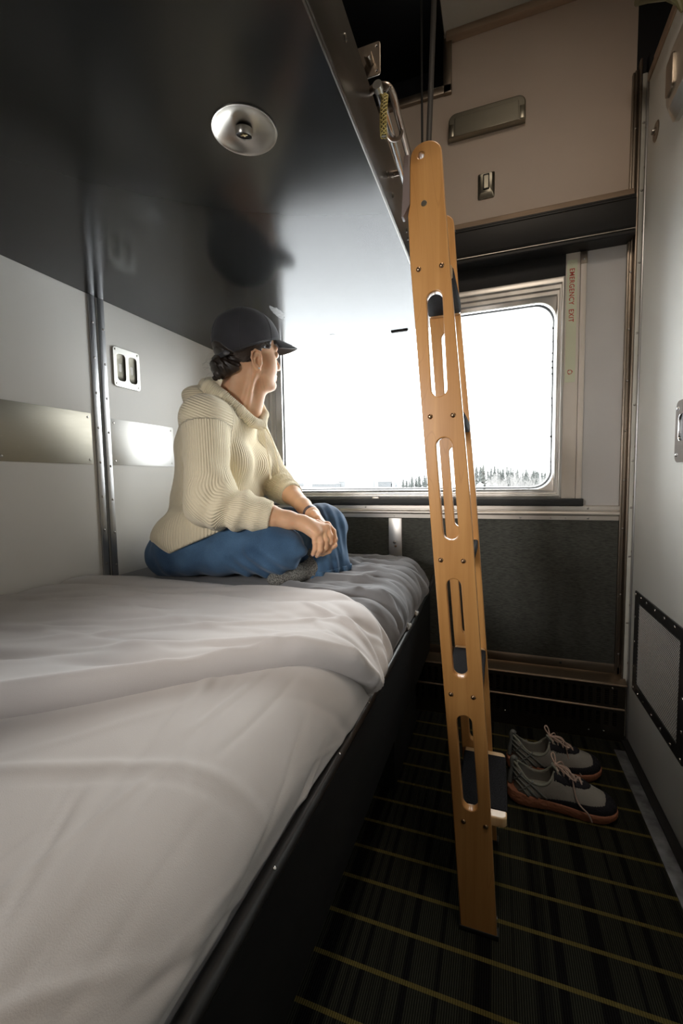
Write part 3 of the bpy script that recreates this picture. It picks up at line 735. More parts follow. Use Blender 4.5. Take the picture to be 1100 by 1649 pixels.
# suspension rods and bracket
for (x0, x1, y, r, m, lab) in ((-.199, -.248, 1.60, .0095, mat('dark_grey_strap', (.10, .095, .09), .5), 'thicker dark strap rising from the upper berth beam to the ceiling'),
                          (-.258, -.252, 1.60, .0038, M_rubber, 'thin black cable rising from the upper berth beam beside the thicker strap')):
    s = thing('suspension_cable', (x1, y, 1.75), lab, 'cable')
    bm = bmesh.new(); tube(bm, [(x1, y, 1.752), (x0 + .0, y, 2.95)], r, 12); fin('cable', bm, m, s, 60)
    bm = bmesh.new(); tube(bm, [(x1, y, 1.745), (x1, y, 1.785)], r * 1.5, 12); fin('cable_end', bm, M_blackmetal, s, 60)
s = thing('upper_bracket', (-.32, 1.10, 1.75), 'dark drilled metal bracket standing on top of the upper berth beam', 'bracket')
plate_obj('bracket_plate', [rrect(.062, .075, .006, 4, 0, 0), rrect(.006, .006, .0029, 3, .022, .028), rrect(.006, .006, .0029, 3, .022, -.028)], .004, axes((-.306, 1.10, 2.018), (1, 0, 0), (0, 0, 1), (0, -1, 0)), M_bronze_v, s, .0008)
box('bracket_stem', -.330, -.312, 1.102, 1.110, 1.74, 2.03, M_blackmetal, s, .001)
bm = bmesh.new(); tube(bm, [(-.300, 1.097, 2.012), (-.300, 1.07, 2.012)], .010, 14); fin('pivot_pin', bm, M_bronze_v, s, 60)

# ================================================================== LOWER BED
BT = .68     # mattress top
bf = thing('bed', (-.7, .5, 0), 'black metal bed frame with long rolled edge rail facing the aisle', 'bed')
bm = bmesh.new()
rp = [(-.242, YF + .05, .545), (-.242, .2, .547), (-.242, .8, .548), (-.244, 1.25, .549), (-.249, 1.45, .552), (-.252, 1.56, .556), (-.247, 1.60, .566), (-.236, 1.655, .585), (-.232, 1.70, .597), (-.240, 1.76, .600)]
tube(bm, smooth_path(rp, 8), .0105, 12); fin('edge_rail', bm, mat('black_enamel_rail', (.022, .022, .022), .3, metal=.3, noise=.3, nscale=20), bf, 60)
bm = bmesh.new()
bbox(bm, -.262, -.250, YF + .05, 1.74, .30, .548, .002)
fin('front_panel', bm, mat('matt_black_panel', (.009, .009, .009), .65, spec=.2), bf)
bbm = bmesh.new(); bbox(bbm, XL + .01, -.262, YF + .05, 1.80, .42, .50, .002); fin('mattress_deck', bbm, M_dark, bf)
bm = bmesh.new(); bbox(bm, -.58, -.30, 1.30, 1.70, 0, .42, .003); fin('leg_box', bm, M_blackmetal, bf)
bm = bmesh.new(); bbox(bm, -.60, -.32, YF + .1, -.4, 0, .42, .003); fin('leg_box', bm, M_blackmetal, bf)
for y in (.63, .80, .41): rivet((-.236, y, .556), (.6, 0, .8), .0024, M_chrome, bf, 'rivet')

def smoothstep(a, b, x):
    t = np.clip((x - a) / (b - a), 0, 1); return t * t * (3 - 2 * t)
def creases(X, Y, n, seed, xr, yr, ang, aspread, length, width, amp):
    """sum of soft-edged fold ridges"""
    r_ = np.random.RandomState(seed); H = np.zeros_like(X)
    for i in range(n):
        cx = r_.uniform(*xr); cy = r_.uniform(*yr); a = math.radians(ang + r_.uniform(-aspread, aspread))
        l = length * r_.uniform(.5, 1.5); w = width * r_.uniform(.6, 1.5); A = amp * r_.uniform(.4, 1.2) * (1 if r_.rand() < .65 else -1)
        u = (X - cx) * math.cos(a) + (Y - cy) * math.sin(a); v = -(X - cx) * math.sin(a) + (Y - cy) * math.cos(a) + .25 * l * np.sin(u / l * 1.5 + i) * .15
        H += A * np.exp(-(v / w) ** 2) * np.exp(-(u / l) ** 4)
    return H
def bed_surface(S, top, xe, rad, zlow, wallx=XL + .012):
    """S is arc length from the wall; returns X,Z and normal of a top that rounds over the aisle edge"""
    flat = (xe - rad) - wallx
    drop = top - rad - zlow
    arc = rad * PI / 2
    X = np.where(S < flat, wallx + S, 0); a = np.clip((S - flat) / rad, 0, PI / 2)
    X = np.where(S >= flat, xe - rad + rad * np.sin(a), X); Z = np.where(S < flat, top, top - rad + rad * np.cos(a))
    ex = np.clip(S - flat - arc, 0, None); Z = Z - ex
    NX = np.sin(a); NZ = np.cos(a)
    return X, Z, NX, NZ, flat + arc + drop
def resample_closed(P): return P

# --- mattress in slate grey sheet with rounded far corner
n_s, n_y = 230, 240
flat_len = None
Ys = np.linspace(YF + .06, 1.80, n_y)
_, _, _, _, Stot = bed_surface(np.array([0.]), BT, -.245, .085, .56)
Sg, Yg = np.meshgrid(np.linspace(0, Stot, n_s), Ys, indexing='ij')
X, Z, NX, NZ, _ = bed_surface(Sg, BT, -.245, .085, .56)
t = Sg / Stot
# far end: round the plan corner and the end edge
D = 1.80 - Yg
Xr = X.copy()
shrink = .14 * (1 - np.sqrt(np.clip(1 - np.clip(1 - D / .20, 0, 1) ** 2, 0, 1)))
k = smoothstep(-.75, -.26, X)
X = X - shrink * k
endround = np.clip(1 - D / .10, 0, 1); Z = Z - .10 * (1 - np.sqrt(np.clip(1 - endround ** 2, 0, 1)))
far = smoothstep(.75, 1.05, Yg)
Z -= .014 * (1 - smoothstep(.98, 1.14, Yg)) * (1 - smoothstep(-.45, -.30, X)) + .012 * (1 - smoothstep(.86, 1.0, Yg)) * smoothstep(-.45, -.30, X)
X -= .006 * (1 - smoothstep(.86, 1.0, Yg))
Z += far * .012 * np.sin(np.clip((X - XL) / 1.0, 0, 1) * PI)
H = creases(Sg, Yg, 70, 4, (.35, 1.15), (.75, 1.72), 0, 12, .22, .0085, .0110)
H += creases(Sg, Yg, 34, 5, (.80, 1.15), (.85, 1.70), -8, 14, .16, .012, .014)
H += creases(Sg, Yg, 20, 8, (.5, 1.1), (1.2, 1.75), 20, 12, .18, .008, .006)
H += .0025 * vnoise(np.stack([Sg * 9, Yg * 14], -1), 3)
H *= far * smoothstep(0, .05, Stot - Sg)
X += NX * H; Z += NZ * H
P = np.stack([X, Yg, Z], -1)
mt = grid_mesh('mattress', P, M_greysheet)
tag(mt, 'mattress end covered in a creased slate grey sheet near the window', 'mattress')
mt.location = (0, 0, 0)
so = mt.modifiers.new('s', 'SOLIDIFY'); so.thickness = .03; so.offset = -1 
# white underblanket peeping out
for (y0, y1, h) in ((.86, .95, .014), (1.22, 1.25, .008), (1.35, 1.37, .008)):
    bm = bmesh.new(); m = 10
    pts = [(-.239 + .004 * math.sin(k * 2.1), y0 + (y1 - y0) * k / m, .562 + h * math.sin(PI * k / m) * (1 + .3 * math.sin(k * 3))) for k in range(m + 1)]
    tube(bm, pts, [.002 + h * .45 * math.sin(PI * k / m) for k in range(m + 1)], 8)
    ubk = fin('underblanket_tuft', bm, M_underfelt, mt)

# --- white top sheet on the near part
Ys = np.linspace(YF + .06, .98, 300)
_, _, _, _, Stot = bed_surface(np.array([0.]), BT + .004, -.242, .090, .562)
Sg, Yg = np.meshgrid(np.linspace(0, Stot, 300), Ys, indexing='ij')
X, Z, NX, NZ, _ = bed_surface(Sg, BT + .004, -.242, .090, .562)
H = creases(Sg, Yg, 26, 11, (.1, 1.1), (-.3, .9), 62, 28, .22, .006, .0022)
H += creases(Sg, Yg, 16, 12, (.1, 1.1), (-.2, .9), 20, 30, .20, .010, .003)
H += creases(Sg, Yg, 26, 13, (.80, 1.15), (.0, .75), 100, 22, .13, .008, .003)
H += creases(Sg, Yg, 46, 14, (.1, 1.15), (-.2, .85), 70, 60, .12, .0035, .0012)
H += .006 * vnoise(np.stack([Sg * 4, Yg * 4], -1), 5) + .0012 * vnoise(np.stack([Sg * 16, Yg * 16], -1), 6)
# sheet is drawn in near the rail, a little gap
pull = smoothstep(Stot - .05, Stot, Sg)
X = X - .012 * pull * smoothstep(.7, .2, Yg)
X += NX * H; Z += NZ * H
ws = grid_mesh('bed_sheet', np.stack([X, Yg, Z], -1), M_sheet)
tag(ws, 'smooth pale white bed sheet covering the near half of the lower bed', 'sheet')
so = ws.modifiers.new('s', 'SOLIDIFY'); so.thickness = .003; so.offset = 1

# --- duvet folded across the bed: front edge runs diagonally, rolled fold
def front_y(S):   # y of the front edge as function of arc length from wall
    return np.interp(S, [0, .25, .616, .732, .788, .859, .939, .985, 1.02, 1.06, 1.12], [-.14, .09, .371, .462, .526, .592, .660, .705, .755, .810, .838])
def back_y(S):
    return np.interp(S, [0, .1, .2, .82, .909, .970, 1.03, 1.12], [1.10, 1.13, 1.12, 1.09, 1.015, .950, .932, .955])
nS, nV = 300, 260
xe, rad = -.246, .09
_, _, _, _, Stot = bed_surface(np.array([0.]), BT - .001, xe, rad, .572)
S1 = np.linspace(0, Stot, nS)
f = front_y(S1); b_ = back_y(S1)
ker = np.hanning(31); ker /= ker.sum()
f = np.convolve(np.pad(f, 15, 'edge'), ker, 'valid'); b_ = np.convolve(np.pad(b_, 15, 'edge'), ker, 'valid')
V1 = np.linspace(0, 1, nV)
Sg, Vg = np.meshgrid(S1, V1, indexing='ij')
Fg = f[:, None]; Bg = b_[:, None]
# v in [0,.12] : rolled front edge going from underneath to top ; rest along the top ; last 6% rolls down at back
thick = .052
rollA = .10
th = np.clip(Vg / rollA, 0, 1) * PI      # 0 bottom .. pi top
Yroll = Fg + .019 - .019 * np.sin(th); Hroll = thick * .5 * (1 - np.cos(th))
vv = np.clip((Vg - rollA) / (1 - rollA), 0, 1)
Ytop = Fg + .019 + vv * (Bg - Fg - .019)
Yg = np.where(Vg < rollA, Yroll, Ytop); 
back = smoothstep(.90, 1.0, vv)
Ht = (thick * .42 + thick * .58 * np.exp(-np.clip(Ytop - Fg - .019, 0, 9) / .11)) * (1 - .80 * back ** 1.5)
Hh = np.where(Vg < rollA, Hroll, Ht)
X, Z, NX, NZ, _ = bed_surface(Sg, BT - .001, xe, rad, .572)
thin = 1 - .6 * smoothstep(1.02, Stot, Sg)
H = creases(Sg, Yg, 20, 21, (.0, 1.1), (.45, 1.1), 12, 16, .30, .020, .008)
H += creases(Sg, Yg, 14, 22, (.3, 1.15), (.5, 1.05), -8, 16, .24, .013, .004)
H += creases(Sg, Yg, 16, 24, (.0, .6), (.3, .95), 18, 10, .30, .020, .006)
H += creases(Sg, Yg, 14, 27, (.9, 1.2), (.62, .95), -45, 25, .10, .010, .006)
H += .005 * vnoise(np.stack([Sg * 3.2, Yg * 5], -1), 8) + .0016 * vnoise(np.stack([Sg * 14, Yg * 18], -1), 9)
# puffed bump near the wall
H += .010 * np.exp(-((Sg - .10) / .14) ** 2 - ((Yg - .95) / .11) ** 2)
H += .003 * np.exp(-((Sg - .45) / .25) ** 2 - ((Yg - 1.20) / .10) ** 2)
Hh = Hh * thin + H * np.where(Vg < rollA, smoothstep(0, 1, Vg / rollA), 1 - .85 * back)
X = X + NX * Hh; Z = Z + NZ * Hh
dv = grid_mesh('duvet', np.stack([X, Yg, Z], -1), M_duvet)
tag(dv, 'rumpled pale grey-white duvet folded diagonally across the middle of the lower bed', 'duvet')
so = dv.modifiers.new('s', 'SOLIDIFY'); so.thickness = .003; so.offset = 1
# ================================================================== LADDER
ld = thing('ladder', (-.03, 1.05, 0), 'maple plywood bunk ladder with slotted sides and black grip treads', 'ladder')
# stile axis in XZ: X of the left edge / right edge as function of z
def stile_outline():
    zl = [0.0, .422, .961, 1.445]; 
    L_ = [(-.066, .0), (-.0935, .422), (-.135, .961), (-.172, 1.445)]
    R_ = [(.0105, .0), (-.013, .43), (-.051, .961), (-.093, 1.435), (-.1015, 1.545), (-.108, 1.640)]
    top = []
    # rounded head
    cx, cz, rx, rz = -.139, 1.643, .031, .026
    for k in range(13):
        a = PI * k / 12
        top.append((cx + rx * math.cos(a), cz + rz * math.sin(a)))
    pts = R_ + top[1:] + [(-.171, 1.63), (-.1715, 1.555), (-.1755, 1.535)] + L_[::-1]
    return pts
def slot(c0, c1, w, n=10):
    c0 = Vector((c0[0], c0[1])); c1 = Vector((c1[0], c1[1])); d = (c1 - c0).normalized(); p = Vector((-d.y, d.x)); r = w / 2
    a0 = math.atan2(p.y, p.x); pts = []
    A = c0 + d * r; B = c1 - d * r
    for k in range(n + 1): a = a0 + PI * k / n; pts.append((A.x + r * math.cos(a), A.y + r * math.sin(a)))
    for k in range(n + 1): a = a0 + PI + PI * k / n; pts.append((B.x + r * math.cos(a), B.y + r * math.sin(a)))
    return pts
slots = [((-.1235, 1.378), (-.112, 1.167), .032), ((-.1045, 1.083), (-.088, .870), .032), ((-.084, .788), (-.068, .577), .030), ((-.0615, .494), (-.0455, .283), .032)]
holes = [rrect(.012, .012, .0058, 4, -.149, 1.644), rrect(.0125, .0125, .0061, 4, -.143, 1.551)]
STEPZ = [(1.425, -.131), (1.127, -.108), (.827, -.0865), (.537, -.065), (.255, -.038)]
for k, y in enumerate((.930, 1.19)):
    outl = [stile_outline()] + [slot(*s) for s in slots] + ([holes[0]] if k == 0 else [])
    st = plate_obj('stile', outl, .020, axes((0, y, 0), (1, 0, 0), (0, 0, 1), (0, -1, 0)), M_wood, ld, .0022)
    st['label'] = ('near' if k == 0 else 'far') + ' slotted plywood side of the ladder'
    if k == 0:
        bm = bmesh.new(); lathe(bm, [(0, .001), (.0055, .001), (.006, 0), (.006, -.004)], axes((-.143, y - .0102, 1.551), (1, 0, 0), (0, 0, 1), (0, -1, 0)), 18); fin('dowel_plug', bm, M_fix, st)
        for z, x in STEPZ:
            for dx in (-.023, .023):
                rivet((x + dx, y - .0102, z), (0, -1, 0), .0052, M_brass, st, 'bolt', .6)
        box('edge_staple', .0085, .0105, y - .004, y + .004, .022, .045, M_chrome, st, .0005)
    # buffer strip on the edge that leans on the berth
    o = plate_obj('buffer_strip', [[(-.1835, 1.652), (-.1715, 1.652), (-.1715, 1.556), (-.1850, 1.535), (-.1890, 1.535)]], .020, axes((0, y, 0), (1, 0, 0), (0, 0, 1), (0, -1, 0)), mat('mauve_rubber_%d' % k, (.17, .13, .12), .5), ld, .0015)
    o.name = 'buffer_strip'
    box('foot_cap', -.070, .014, y - .0115, y + .0115, 0, .012, M_rubber, ld, .002)
for i, (z, x) in enumerate(STEPZ):
    # tread: rounded front corners, sleeved in black grip
    x0 = x - .036; x1 = x + (.066 if i == 4 else .0405)
    ya, yb = .9405, 1.1795
    def tread_outline(x0, x1, ya, yb, r=.012):
        pts = [(x0, ya), ]
        for k in range(7): a = -PI / 2 + PI / 2 * k / 6; pts.append((x1 - r + r * math.cos(a), ya + r + r * math.sin(a)))
        for k in range(7): a = PI / 2 * k / 6; pts.append((x1 - r + r * math.cos(a), yb - r + r * math.sin(a)))
        pts.append((x0, yb)); return pts
    o = plate_obj('tread', [tread_outline(x0, x1, ya, yb)], .022, axes((0, 0, z), (1, 0, 0), (0, 1, 0), (0, 0, 1)), M_wood_edge, ld, .003)
    bm = bmesh.new(); yy0, yy1 = ya + .022, yb - .018
    bbox(bm, x0 - .0015, x1 + .0018, yy0, yy1, z - .0125, z + .0128, .004, 3)
    g = fin('grip_sleeve', bm, M_grip, o)
# ================================================================== PERSON (implicit surfaces meshed to one skin each)
A_ = lambda *v: np.array(v, float)
def vlen(v): return np.sqrt((v * v).sum(-1))
def cap(a, b, ra, rb):
    a = np.array(a, float); b = np.array(b, float); ab = b - a; l2 = ab @ ab
    def f(P):
        t = np.clip(((P - a) @ ab) / l2, 0, 1)
        return vlen(P - a - t[..., None] * ab) - (ra + (rb - ra) * t)
    f.bb = (np.minimum(a, b) - max(ra, rb), np.maximum(a, b) + max(ra, rb)); return f
def ell(c, ax, s):
    """ellipsoid: centre, 3 axes rows, semi axes"""
    c = np.array(c, float); ax = np.array(ax, float); s = np.array(s, float)
    def f(P):
        q = (P - c) @ ax.T
        k0 = vlen(q / s); k1 = vlen(q / (s * s))
        return k0 * (k0 - 1.0) / np.maximum(k1, 1e-9)
    m = max(s); f.bb = (c - m, c + m); return f
def plane(p, n):
    p = np.array(p, float); n = np.array(n, float); n = n / np.linalg.norm(n)
    return lambda P: (P - p) @ n
def smin(a, b, k):
    h = np.clip(.5 + .5 * (b - a) / k, 0, 1); return b + (a - b) * h - k * h * (1 - h)
def smax(a, b, k): return -smin(-a, -b, k)
def union(fs, k):
    def f(P):
        d = fs[0](P)
        for g in fs[1:]: d = smin(d, g(P), k)
        return d
    return f
def chain(pts, rs, k=.004): return union([cap(a, b, ra, rb) for a, b, ra, rb in zip(pts, pts[1:], rs, rs[1:])], k)

def sdf_mesh(name, f, lo, hi, h, B=8):
    lo = np.array(lo, float); hi = np.array(hi, float)
    nb = np.ceil((hi - lo) / (h * B)).astype(int)
    n = nb * B + 1
    V = np.full(tuple(n), 1.0, np.float32)
    # coarse pass at block centres
    ci = np.stack(np.meshgrid(*[np.arange(k) for k in nb], indexing='ij'), -1).reshape(-1, 3)
    cc = lo + (ci + .5) * B * h
    dv_ = np.concatenate([f(cc[i:i + 200000]) for i in range(0, len(cc), 200000)])
    act = np.abs(dv_) < B * h * 1.25
    for idx in ci[dv_ < 0]:
        x, y, z = idx * B; V[x:x + B + 1, y:y + B + 1, z:z + B + 1] = -1
    off = np.stack(np.meshgrid(*[np.arange(B + 1)] * 3, indexing='ij'), -1).reshape(-1, 3)
    A = ci[act]
    for s in range(0, len(A), 400):
        blk = A[s:s + 400]
        I = (blk[:, None, :] * B + off[None]).reshape(-1, 3)
        V[I[:, 0], I[:, 1], I[:, 2]] = f(lo + I * h)
    S = V < 0
    nx, ny, nz = n
    # cells
    cs = np.zeros((nx - 1, ny - 1, nz - 1), np.uint8)
    for dx in (0, 1):
        for dy in (0, 1):
            for dz in (0, 1): cs += S[dx:nx - 1 + dx, dy:ny - 1 + dy, dz:nz - 1 + dz]
    cells = np.argwhere((cs > 0) & (cs < 8))
    idm = np.full(cs.shape, -1, np.int32); idm[tuple(cells.T)] = np.arange(len(cells))
    acc = np.zeros((len(cells), 3)); cnt = np.zeros(len(cells))
    cor = [(dx, dy, dz) for dx in (0, 1) for dy in (0, 1) for dz in (0, 1)]
    for i, a in enumerate(cor):
        for b in cor[i + 1:]:
            if sum(abs(p - q) for p, q in zip(a, b)) != 1: continue
            va = V[cells[:, 0] + a[0], cells[:, 1] + a[1], cells[:, 2] + a[2]]; vb = V[cells[:, 0] + b[0], cells[:, 1] + b[1], cells[:, 2] + b[2]]
            m = (va < 0) != (vb < 0); t = np.where(m, va / np.where(m, va - vb, 1), 0)
            pt = np.array(a) + t[:, None] * (np.array(b) - np.array(a))
            acc[m] += pt[m]; cnt[m] += 1
    verts = lo + (cells + acc / cnt[:, None]) * h
    F = []
    for ax in range(3):
        u, w = (ax + 1) % 3, (ax + 2) % 3
        sl0 = [slice(None)] * 3; sl1 = [slice(None)] * 3; sl0[ax] = slice(0, -1); sl1[ax] = slice(1, None)
        ch = S[tuple(sl0)] != S[tuple(sl1)]
        E_ = np.argwhere(ch)
        E_ = E_[(E_[:, u] > 0) & (E_[:, w] > 0) & (E_[:, u] < n[u] - 1) & (E_[:, w] < n[w] - 1)]
        def cid(du, dw):
            c = E_.copy(); c[:, u] -= du; c[:, w] -= dw; return idm[tuple(c.T)]
        q = np.stack([cid(0, 0), cid(1, 0), cid(1, 1), cid(0, 1)], -1)
        sgn = S[tuple(E_.T)]
        q[~sgn] = q[~sgn][:, ::-1]
        F.append(q)
    F = np.concatenate(F); F = F[(F >= 0).all(1)]
    return verts, F

def make(name, f, lo, hi, h, mat_, parent, attr=None):
    V, F = sdf_mesh(name, f, lo, hi, h)
    me = np_mesh(name, V, F)
    if attr is not None and len(me.vertices) == len(V):
        for an, fn in attr.items():
            a = me.attributes.new(an, 'FLOAT', 'POINT'); a.data.foreach_set('value', fn(V).astype(np.float32))
    return link(name, me, mat_, parent, True)

def nrm(v): v = np.array(v, float); return v / np.linalg.norm(v)
UP = A_(0, 0, 1)
# ---- frames
Hc = A_(-.787, 1.300, 1.425); fa = math.radians(53)
Fh = A_(math.cos(fa), math.sin(fa), 0); Rh = A_(Fh[1], -Fh[0], 0)
def hp(f, r, u): return Hc + Fh * f + Rh * r + UP * u
HA = [Fh, Rh, UP]
ta = math.radians(18); Ft = A_(math.cos(ta), math.sin(ta), 0); Rt = A_(Ft[1], -Ft[0], 0)
TA = [Ft, Rt, UP]

# ---- materials
M_skin = mat('fair_skin', (.70, .41, .245), .5, spec=.4, sss=.25, noise=.06, nscale=30, bump=.12, bscale=500)
M_hair = mat('dark_brown_hair', (.022, .014, .010), .42, spec=.5, noise=.5, nscale=60, stretch=(1, 1, 1))
M_cap = fabric('washed_charcoal_cotton', (.050, .050, .057), 700, .3, .25, .35)
M_capin = fabric('grey_cap_underside', (.15, .15, .16), 700, .3, .15)
M_denim_side = (.045, .12, .26)
def denim(name, c1, c2):
    m = mat(name, c1, .8, spec=.2, sheen=.15)
    N, L, p = nd(m)
    tc = N.new('ShaderNodeTexCoord')
    n1 = N.new('ShaderNodeTexNoise'); n1.inputs['Scale'].default_value = 7; n1.inputs['Detail'].default_value = 3; L.new(tc.outputs['Object'], n1.inputs['Vector'])
    mp = N.new('ShaderNodeMapping'); mp.inputs['Scale'].default_value = (300, 900, 900); mp.inputs['Rotation'].default_value = (0, .5, .4); L.new(tc.outputs['Object'], mp.inputs['Vector'])
    n2 = N.new('ShaderNodeTexNoise'); n2.inputs['Scale'].default_value = 1; n2.inputs['Detail'].default_value = 3; L.new(mp.outputs[0], n2.inputs['Vector'])
    s = math_node(N, L, 'ADD', math_node(N, L, 'MULTIPLY', n1.outputs['Fac'], .75), math_node(N, L, 'MULTIPLY', n2.outputs['Fac'], .35))
    r = N.new('ShaderNodeValToRGB'); r.color_ramp.elements[0].position = .38; r.color_ramp.elements[1].position = .72; r.color_ramp.elements[0].color = (*c1, 1); r.color_ramp.elements[1].color = (*c2, 1)
    L.new(s, r.inputs[0]); L.new(r.outputs[0], p.inputs['Base Color'])
    b = N.new('ShaderNodeBump'); b.inputs['Strength'].default_value = .3; b.inputs['Distance'].default_value = .0006; L.new(n2.outputs['Fac'], b.inputs['Height']); L.new(b.outputs[0], p.inputs['Normal'])
    return m
M_denim = denim('blue_denim', (.022, .055, .115), (.085, .170, .295))
M_hem = denim('dark_hem_denim', (.018, .05, .11), (.10, .20, .33))
def knit(name, col):
    m = mat(name, col, .85, spec=.15, sheen=.3)
    N, L, p = nd(m)
    at = N.new('ShaderNodeAttribute'); at.attribute_name = 'rib'
    s = math_node(N, L, 'SINE', math_node(N, L, 'MULTIPLY', at.outputs['Fac'], 2 * PI))
    s2 = math_node(N, L, 'MULTIPLY_ADD', s, .5); N[-1].inputs[2].default_value = .5
    s2 = math_node(N, L, 'POWER', s2, .7)
    tc = N.new('ShaderNodeTexCoord'); n = N.new('ShaderNodeTexNoise'); n.inputs['Scale'].default_value = 380; n.inputs['Detail'].default_value = 2; L.new(tc.outputs['Object'], n.inputs['Vector'])
    hgt = math_node(N, L, 'ADD', s2, math_node(N, L, 'MULTIPLY', n.outputs['Fac'], .35))
    b = N.new('ShaderNodeBump'); b.inputs['Strength'].default_value = .85; b.inputs['Distance'].default_value = .0022; L.new(hgt, b.inputs['Height']); L.new(b.outputs[0], p.inputs['Normal'])
    return m
M_knit = knit('cream_rib_knit', (.90, .79, .57))
M_sock = mat('speckled_grey_wool', (.012, .012, .012), .95, spec=.1, col2=(.36, .35, .32), nscale=330, bump=.8, bscale=300)
N, L, p = nd(M_sock)

per = thing('person', (-.95, 1.27, .69), 'person in cream hoodie, blue jeans and dark cap sitting cross-legged on the lower bed', 'person')

# ================= arms (shared by body and sweater)
shN, elN, cuN = A_(-.852, 1.135, 1.192), A_(-.800, 1.075, .935), A_(-.632, 1.130, .894)
shF, elF, cuF = A_(-.885, 1.430, 1.205), A_(-.800, 1.480, .985), A_(-.690, 1.395, .950)
wrN = A_(-.545, 1.166, .874); wrF = A_(-.562, 1.285, .889)

# ================= body skin
palmN = [cap(wrN, (-.500, 1.168, .846), .021, .019), cap(wrN, (-.488, 1.192, .852), .020, .017), cap((-.535, 1.172, .870), (-.503, 1.166, .842), .019, .015)]
fN = [chain([(-.520, 1.172, .862), (-.503, 1.160, .839), (-.4975, 1.153, .819), (-.499, 1.156, .799), (-.511, 1.166, .781)], [.010, .0092, .0080, .0074, .0062]),
      chain([(-.515, 1.178, .862), (-.4935, 1.172, .841), (-.4835, 1.160, .817), (-.4855, 1.162, .796), (-.499, 1.174, .778)], [.010, .0098, .0086, .0079, .0066]),
      chain([(-.510, 1.188, .866), (-.4845, 1.187, .846), (-.4735, 1.177, .822), (-.475, 1.177, .800), (-.489, 1.187, .784)], [.010, .0100, .0088, .0080, .0067]),
      chain([(-.507, 1.196, .872), (-.4775, 1.201, .855), (-.4655, 1.193, .834), (-.465, 1.192, .813), (-.480, 1.200, .795)], [.010, .0098, .0086, .0078, .0066]),
      chain([(-.540, 1.190, .878), (-.520, 1.209, .868), (-.500, 1.213, .852), (-.488, 1.213, .836)], [.014, .0115, .0098, .0080])]
palmF = [cap(wrF, (-.500, 1.236, .846), .020, .018), cap(wrF, (-.508, 1.226, .838), .020, .015)]
fF = [chain([(-.512, 1.240, .866), (-.490, 1.236, .862), (-.467, 1.224, .843), (-.4575, 1.213, .820), (-.468, 1.204, .801)], [.010, .0096, .0085, .0078, .0066]),
      chain([(-.512, 1.236, .852), (-.487, 1.230, .843), (-.463, 1.216, .823), (-.457, 1.206, .803), (-.476, 1.199, .787)], [.010, .0098, .0086, .0080, .0066]),
      chain([(-.514, 1.230, .842), (-.496, 1.225, .830), (-.472, 1.210, .806), (-.473, 1.199, .786), (-.492, 1.194, .776)], [.010, .0094, .0084, .0077, .0065]),
      chain([(-.516, 1.224, .838), (-.502, 1.214, .822), (-.490, 1.204, .798), (-.495, 1.197, .780), (-.509, 1.191, .771)], [.009, .0086, .0076, .0070, .0060]),
      chain([(-.548, 1.262, .892), (-.526, 1.240, .880), (-.506, 1.225, .866), (-.492, 1.217, .850)], [.013, .0110, .0095, .0078])]
knuckN = [ell(c, np.eye(3), (.0105, .010, .0095)) for c in ((-.502, 1.161, .843), (-.4925, 1.172, .846), (-.484, 1.186, .851), (-.477, 1.200, .860))]
def hands(P):
    d = union(palmN, .012)(P)
    for g in fN[:4]: d = smin(d, g(P), .0035)
    d = smin(d, fN[4](P), .006)
    for g in knuckN: d = smin(d, g(P), .004)
    e = union(palmF, .012)(P)
    for g in fF[:4]: e = smin(e, g(P), .0035)
    e = smin(e, fF[4](P), .006)
    return np.minimum(d, e)
arms = union([cap(cuN - (cuN - elN) * .7, cuN, .040, .033), cap(cuN, cuN * .4 + wrN * .6, .0335, .0265), cap(cuN * .4 + wrN * .6, wrN, .0265, .0215),
              ], .012)
armsF = union([cap(cuF - (cuF - elF) * .7, cuF, .040, .034), cap(cuF, cuF * .4 + wrF * .6, .0335, .0255), cap(cuF * .4 + wrF * .6, wrF, .0255, .0215)], .012)
skull = ell(hp(-.014, 0, .032), HA, (.099, .078, .090))
face = ell(hp(.038, 0, -.040), HA, (.055, .056, .075))
cheekR = ell(hp(.040, .030, -.040), HA, (.040, .034, .045)); cheekL = ell(hp(.040, -.030, -.040), HA, (.040, .034, .045))
jawR = cap(hp(.000, .052, -.062), hp(.066, .014, -.098), .018, .016); jawL = cap(hp(.000, -.052, -.062), hp(.066, -.014, -.098), .018, .016)
chin = ell(hp(.077, 0, -.098), HA, (.017, .020, .015))
nose = [cap(hp(.086, 0, .004), hp(.106, 0, -.033), .0075, .0095), ell(hp(.096, .010, -.036), HA, (.010, .007, .007)), ell(hp(.096, -.010, -.036), HA, (.010, .007, .007))]
brow = cap(hp(.078, .036, .020), hp(.084, .008, .016), .010, .009); browL = cap(hp(.078, -.036, .020), hp(.084, -.008, .016), .010, .009)
lipU = [cap(hp(.084, .018, -.066), hp(.0935, .0, -.063), .0045, .0058), cap(hp(.084, -.018, -.066), hp(.0935, .0, -.063), .0045, .0058)]
lipL = [cap(hp(.083, .015, -.071), hp(.0915, .0, -.0745), .004, .0062), cap(hp(.083, -.015, -.071), hp(.0915, .0, -.0745), .004, .0062)]
neckf = chain([(-.862, 1.295, 1.20), (-.838, 1.292, 1.29), hp(-.022, 0, -.055)], [.066, .056, .054])
sterno = cap(hp(-.010, .052, -.085), (-.795, 1.270, 1.225), .008, .010)
throat = cap(hp(.035, 0, -.080), (-.795, 1.310, 1.245), .030, .040)
Ec = hp(-.006, .079, -.040)
eax = [nrm(Fh * .97 + UP * .15 + Rh * .0), nrm(Rh), nrm(UP * .97 - Fh * .15)]
qa = nrm(Rh * .93 - Fh * .36); qf = nrm(Fh * .93 + Rh * .36)
EA = [qf, qa, UP]
earo = ell(Ec, EA, (.0175, .0075, .0315)); 
